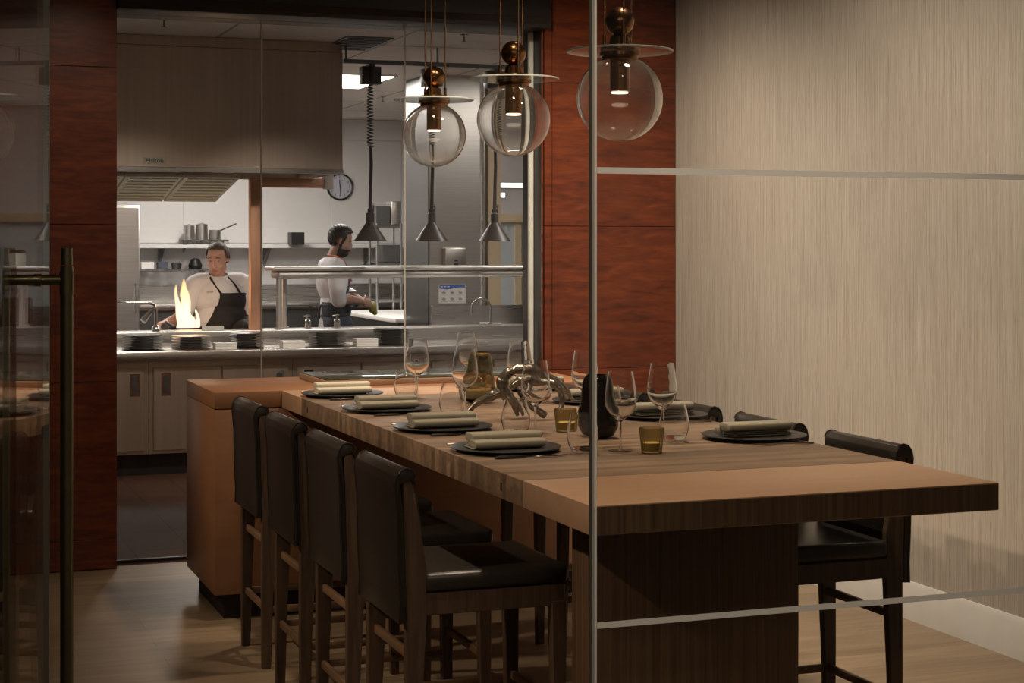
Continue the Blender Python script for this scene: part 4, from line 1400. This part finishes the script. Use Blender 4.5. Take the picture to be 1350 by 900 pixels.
def head(mb, T):
    """adds a head to mb; local head frame: face towards -Y, origin at head centre, head height 0.235"""
    def B(c, r, rot=None):
        bm = bmesh.new()
        bmesh.ops.create_uvsphere(bm, u_segments=24, v_segments=16, radius=1.0)
        mm_ = Matrix.Translation(c)
        if rot:
            mm_ = mm_ @ Euler(rot).to_matrix().to_4x4()
        mb._merge(bm, T @ mm_ @ Matrix.Diagonal((r[0], r[1], r[2], 1)))
    B((0, 0.012, 0.030), (0.074, 0.092, 0.086))          # skull
    B((0, -0.020, -0.030), (0.062, 0.066, 0.080))        # face
    B((0, -0.050, -0.088), (0.034, 0.032, 0.024))        # chin
    for s in (-1, 1):
        B((s*0.036, -0.052, -0.036), (0.024, 0.024, 0.024))   # cheek
        B((s*0.045, -0.005, -0.070), (0.022, 0.045, 0.026), (0.5, 0, 0))   # jaw
        B((s*0.075, 0.012, -0.012), (0.008, 0.018, 0.030), (0.15, 0, s*0.3))   # ear
        B((s*0.028, -0.075, 0.026), (0.024, 0.012, 0.008))    # brow
        B((s*0.010, -0.096, -0.040), (0.008, 0.010, 0.008))   # nostril wing
    B((0, -0.090, -0.012), (0.0095, 0.014, 0.030), (-0.25, 0, 0))          # nose bridge
    B((0, -0.100, -0.036), (0.0115, 0.013, 0.011))       # nose tip
    B((0, -0.082, -0.064), (0.025, 0.012, 0.0075))       # upper lip
    B((0, -0.080, -0.074), (0.021, 0.012, 0.0075))       # lower lip


def face_parts(body, T, iris, lipmat, browmat):
    for s in (-1, 1):
        m = MB()
        m.ball((0, 0, 0), 0.0125, 14, 10)
        e = m.build('eye', M['eyewhite'], body)
        e.matrix_local = T @ Matrix.Translation((s*0.030, -0.0685, 0.006)) @ Matrix.Diagonal((1, 1, 0.42, 1))
        m = MB().ball((0, -0.0085, -0.003), 0.0070, 10, 8)
        i_ = m.build('iris', iris, e)
        m = MB().tube([(-0.018, 0, -0.003), (0, -0.006, 0.003), (0.018, 0.002, -0.003)], [0.003, 0.0042, 0.002], 8)
        b = m.build('eyebrow', browmat, body)
        b.matrix_local = T @ Matrix.Translation((s*0.030, -0.0855, 0.032))
    m = MB()
    m.ball((0, 0, 0), (0.021, 0.006, 0.0042), 14, 8)
    m.ball((0, 0.001, -0.0095), (0.018, 0.006, 0.0046), 14, 8)
    l_ = m.build('lips', lipmat, body)
    l_.matrix_local = T @ Matrix.Translation((0, -0.0895, -0.0635))


def limb(mb, pts, rads, seg=14):
    mb.tube(pts, rads, seg)
    for p, r in zip(pts, rads):
        mb.ball(p, r*0.98, 14, 10)


def hand(mb, wrist, direction, palm_n, curl=0.9, thumb_side=1, k=1.0):
    """palm plus five separate bent fingers; palm_n points out of the palm"""
    d = Vector(direction).normalized()
    nrm = Vector(palm_n)
    nrm = (nrm-d*nrm.dot(d)).normalized()
    sd_ = d.cross(nrm).normalized()*thumb_side
    w0 = Vector(wrist)
    for q in range(5):
        t = q/4
        mb.ball(w0+d*(0.012+0.075*t)*k, 0.001, 6, 4)
    bm = bmesh.new()
    bmesh.ops.create_uvsphere(bm, u_segments=16, v_segments=12, radius=1.0)
    R_ = Matrix((sd_, d, nrm)).transposed().to_4x4()
    mb._merge(bm, Matrix.Translation(w0+d*0.048*k) @ R_ @ Matrix.Diagonal((0.040*k, 0.052*k, 0.015*k, 1)))
    for f_, (off, ln) in enumerate(((0.030, 0.072), (0.010, 0.080), (-0.010, 0.075), (-0.029, 0.060))):
        p = w0+d*(0.088-abs(off)*0.25)*k+sd_*off*k
        pts = [p-d*0.02*k, p]
        dirv = d.copy()
        for j, part in enumerate((0.45, 0.30, 0.25)):
            dirv = (Matrix.Rotation(curl*(0.55+0.25*j), 4, -sd_*thumb_side) @ dirv) if False else (dirv*math.cos(curl*(0.5+0.2*j))+nrm_rot(dirv, nrm, d)*math.sin(curl*(0.5+0.2*j))).normalized()
            p = p+dirv*ln*part*k
            pts.append(p)
        limb(mb, pts, [0.0088*k, 0.0088*k, 0.0082*k, 0.0075*k, 0.0065*k], 10)
    p = w0+d*0.025*k+sd_*0.034*k
    a = (d*0.55+sd_*0.75+nrm*0.25).normalized()
    b = (d*0.85+sd_*0.15+nrm*0.5).normalized()
    limb(mb, [p-a*0.012*k, p+a*0.034*k, p+a*0.034*k+b*0.030*k], [0.0115*k, 0.0100*k, 0.0075*k], 10)


def nrm_rot(v, nrm, d):
    """direction that turns v towards the palm side"""
    axis = d.cross(nrm)
    return axis.cross(v).normalized()


def T_at(loc, rx=0.0, ry=0.0, rz=0.0):
    return Matrix.Translation(loc) @ Euler((rx, ry, rz), 'XYZ').to_matrix().to_4x4()


def strip(pts, wid, th, name, mat, parent):
    """flat cloth band along pts"""
    m = MB()
    m.tube(pts, wid*0.85, 8)
    return m.build(name, mat, parent)


def shell(o_body, name, mat, keep, offset, parent):
    """garment grown from the body's own surface: the faces keep(centre) is true of, moved outwards and thickened"""
    bm = bmesh.new()
    bm.from_mesh(o_body.data)
    bm.normal_update()
    kill = [f for f in bm.faces if not keep(f.calc_center_median())]
    bmesh.ops.delete(bm, geom=kill, context='FACES')
    bm.normal_update()
    for v in bm.verts:
        off = offset(v.co) if callable(offset) else offset
        v.co += v.normal*off
    me = bpy.data.meshes.new(name)
    bm.to_mesh(me)
    bm.free()
    me.materials.append(mat)
    me.polygons.foreach_set('use_smooth', [True]*len(me.polygons))
    o = bpy.data.objects.new(name, me)
    COL.objects.link(o)
    o.parent = parent
    s_ = o.modifiers.new('thickness', 'SOLIDIFY')
    s_.thickness = 0.004
    s_.offset = 1.0
    return o


# chef one: facing the dining room, looking down at the pan
b = MB()
H1 = Matrix.Translation((0.004, -0.035, 1.474)) @ Matrix.Rotation(-0.48, 4, 'Z') @ Matrix.Rotation(0.26, 4, 'X') @ Matrix.Diagonal((1.08, 1.04, 1.03, 1))
head(b, H1)
limb(b, [(0.012, 0.0, 1.30), (0.010, -0.012, 1.40)], [0.062, 0.058])
b.ball((0.03, 0.0, 1.17), (0.205, 0.125, 0.17))
b.ball((0.035, -0.02, 0.96), (0.205, 0.150, 0.18))
b.ball((0.035, 0.0, 0.84), (0.195, 0.135, 0.13))
limb(b, [(-0.13, 0.0, 1.285), (0.19, 0.0, 1.285)], [0.065, 0.065])
RS, RE, RWr = (-0.165, 0.0, 1.265), (-0.265, -0.06, 1.045), (-0.335, -0.045, 1.0)
limb(b, [RS, (-0.22, -0.03, 1.15), RE], [0.070, 0.062, 0.050])
limb(b, [RE, (-0.33, -0.03, 1.0), (-0.39, -0.03, 0.985)], [0.050, 0.042, 0.030])
hand(b, (-0.40, -0.032, 0.985), (-0.6, -0.55, -0.1), (0.0, -0.3, -1), 1.1, 1)
LS, LE, LW = (0.225, 0.0, 1.265), (0.275, -0.02, 1.03), (0.20, -0.20, 0.97)
limb(b, [LS, (0.255, -0.01, 1.15), LE], [0.070, 0.062, 0.050])
limb(b, [LE, (0.25, -0.10, 0.99), LW], [0.050, 0.042, 0.030])
hand(b, LW, (-0.5, -0.8, -0.1), (0, 0, -1), 0.7, -1)
for s in (-1, 1):
    limb(b, [(0.035+s*0.095, 0.0, 0.80), (0.035+s*0.10, -0.005, 0.46), (0.035+s*0.105, 0.015, 0.09)], [0.095, 0.066, 0.045])
    limb(b, [(0.035+s*0.105, 0.03, 0.045), (0.035+s*0.115, -0.13, 0.035)], [0.045, 0.036])
c1 = remeshed(b, 'person', M['skin'], 0.0065, 5)
c1.location = (2.434, 13.38, 0)
tag(c1, 'person in white chef top and black bib apron watching the flaming pan', 'person')
face_parts(c1, H1, M['iris'], M['lips'], M['hairgrey'])
HI = H1.inverted()


def hair1(c):
    q = HI @ c
    if q.length > 0.16 or (abs(q.x) > 0.072 and q.z < 0.02):
        return False
    return q.z > 0.070+max(0, -q.y)*0.28 or (q.y > 0.020 and q.z > -0.045) or (q.y > -0.022 and q.z > 0.012)


shell(c1, 'hair', M['hairgrey'], hair1, lambda v: 0.006+0.005*abs(math.sin(v.x*190+v.z*60)), c1)


def top1(c):
    if c.z > 1.335 and abs(c.x-0.012) < 0.072:
        return False
    if c.z < 0.80 or c.z > 1.38:
        return False
    if c.x < -0.275 or (c.y < -0.16 and c.x > 0.1 and c.z > 0.9 and c.x > 0.235):
        return False
    if c.x > 0.14 and c.y < -0.185:
        return False
    return True


shell(c1, 'chef_top', M['coat'], top1, 0.012, c1)
shell(c1, 'trousers', M['trouser'], lambda c: c.z < 0.80 and c.z > 0.09, 0.012, c1)
shell(c1, 'shoes', M['ink'], lambda c: c.z <= 0.09, 0.006, c1)


def bib1(c):
    if c.z > 1.205 or c.y > 0.03 or c.z < 0.5:
        return False
    if c.z > 0.90:
        t = (1.205-c.z)/0.30
        lo_ = 0.005-0.145*min(1, max(0, t))**1.6
        return lo_ < c.x < 0.222 and c.y < 0.02
    return -0.17 < c.x < 0.24 and c.z > 0.5


shell(c1, 'apron', M['apronblack'], bib1, 0.020, c1)
strip([(0.015, -0.142, 1.20), (-0.03, -0.105, 1.27), (-0.058, -0.065, 1.325), (-0.055, 0.0, 1.355), (0.01, 0.065, 1.36), (0.08, 0.0, 1.355), (0.085, -0.065, 1.325), (0.13, -0.10, 1.27), (0.17, -0.125, 1.20)],
      0.011, 0.004, 'neck_strap', M['apronblack'], c1)
# chest embroidery on the shirt: a small grey stroke
MB().box(-0.10, -0.05, -0.148, -0.138, 1.215, 1.222).build('embroidery', M['greyink'], c1)

# chef two: in profile, facing +X, working with both hands
b = MB()
H2 = T_at((0.028, 0.0, 1.628), 0.35, 0.0, PI/2-0.12)
H2 = Matrix.Translation((0.030, 0.0, 1.618)) @ Matrix.Rotation(PI/2-0.15, 4, 'Z') @ Matrix.Rotation(0.35, 4, 'X')
head(b, H2)
limb(b, [(-0.045, 0.0, 1.44), (0.005, 0.0, 1.56)], [0.060, 0.056])
b.ball((-0.04, 0.0, 1.30), (0.115, 0.18, 0.19))
b.ball((-0.02, 0.0, 1.08), (0.105, 0.155, 0.19))
b.ball((-0.02, 0.0, 0.93), (0.115, 0.165, 0.13))
limb(b, [(-0.05, -0.16, 1.405), (-0.05, 0.16, 1.405)], [0.062, 0.062])
limb(b, [(-0.055, -0.195, 1.385), (-0.06, -0.225, 1.26), (-0.05, -0.225, 1.145)], [0.064, 0.054, 0.046])
limb(b, [(-0.05, -0.225, 1.145), (0.06, -0.17, 1.145), (0.175, -0.09, 1.125)], [0.046, 0.041, 0.028])
hand(b, (0.18, -0.087, 1.125), (0.8, 0.35, -0.2), (0.1, 0.9, -0.3), 0.8, 1)
limb(b, [(-0.045, 0.195, 1.385), (0.02, 0.215, 1.27), (0.08, 0.205, 1.20)], [0.064, 0.054, 0.046])
limb(b, [(0.08, 0.205, 1.20), (0.15, 0.13, 1.17), (0.215, 0.065, 1.13)], [0.046, 0.039, 0.028])
hand(b, (0.218, 0.062, 1.128), (0.55, -0.55, -0.35), (0.0, -0.8, -0.5), 0.8, -1)
for s in (-1, 1):
    limb(b, [(-0.02, s*0.09, 0.88), (0.0, s*0.10, 0.50), (-0.02, s*0.10, 0.09)], [0.09, 0.062, 0.045])
    limb(b, [(-0.035, s*0.10, 0.045), (0.12, s*0.11, 0.035)], [0.045, 0.036])
c2 = remeshed(b, 'person', M['skin2'], 0.0065, 5)
c2.location = (3.43, 13.45, 0)
tag(c2, 'bearded person in white shirt and slate apron preparing food in profile', 'person')
face_parts(c2, H2, M['iris'], M['lips2'], M['hairblack'])
HI2 = H2.inverted()


def hair2(c):
    q = HI2 @ c
    if q.length > 0.17:
        return False
    if abs(q.x) > 0.072 and q.z < 0.022 and q.y < 0.032:
        return False
    return q.z > 0.066+max(0, -q.y)*0.22 or (q.y > 0.022 and q.z > -0.062) or (q.y > -0.020 and q.z > 0.012)


def beard2(c):
    q = HI2 @ c
    if q.length > 0.15:
        return False
    if q.z < -0.050-0.35*max(0, q.y+0.07) and q.y < 0.002 and not (q.y < -0.078 and -0.078 < q.z < -0.060):
        return q.z > -0.125
    if q.y < -0.080 and -0.060 < q.z < -0.047 and abs(q.x) < 0.03:
        return True
    return abs(q.x) > 0.045 and -0.10 < q.z < 0.014 and -0.016 < q.y < 0.004


shell(c2, 'hair', M['hairblack'], hair2, lambda v: 0.011+0.006*abs(math.sin(v.x*160+v.z*70)), c2)
shell(c2, 'beard', M['hairblack'], beard2, 0.007, c2)


def top2(c):
    if c.z > 1.475 or c.z < 0.90:
        return False
    if (c.x-0.0)**2+c.y**2 < 0.075**2 and c.z > 1.43:
        return False
    if c.x > 0.07 and c.z < 1.19 and c.y < 0.3 and abs(c.y) > 0.0:
        return False
    if c.y < -0.155 and c.z < 1.20 and c.x > -0.005:
        return False
    return True


shell(c2, 'chef_top', M['coat'], top2, 0.012, c2)
shell(c2, 'trousers', M['trouser'], lambda c: c.z < 0.90 and c.z > 0.09, 0.010, c2)
shell(c2, 'shoes', M['ink'], lambda c: c.z <= 0.09, 0.006, c2)


def bib2(c):
    if c.z > 1.31 or c.z < 0.45:
        return False
    if c.z > 1.12:
        return c.x > 0.02 and abs(c.y) < 0.125 and c.x < 0.105
    if c.x > 0.12:
        return False
    return c.x > -0.118 and abs(c.y) < 0.19


shell(c2, 'apron', M['apronnavy'], bib2, 0.020, c2)
strip([(0.088, -0.10, 1.29), (0.066, -0.105, 1.39), (0.02, -0.10, 1.46), (-0.035, -0.085, 1.492), (-0.092, 0.0, 1.502), (-0.035, 0.085, 1.492), (0.02, 0.10, 1.46), (0.066, 0.105, 1.39), (0.088, 0.10, 1.29)],
      0.010, 0.004, 'neck_strap', M['orange'], c2)
strip([(-0.10, -0.13, 1.10), (-0.145, -0.05, 1.10), (-0.15, 0.0, 1.08), (-0.155, 0.01, 0.98)], 0.012, 0.004, 'apron_tie', M['apronnavy'], c2)
fd = MB()
fd.ball((0, 0, 0), (0.035, 0.035, 0.05), 20, 14)
fd.ball((0.02, 0, -0.04), (0.022, 0.025, 0.025), 16, 10)
fo = fd.build('green_vegetable', M['food'], loc=(3.43+0.285, 13.45-0.03, 1.075))
tag(fo, 'yellow green vegetable held in the bearded cook\'s hands', 'vegetable')
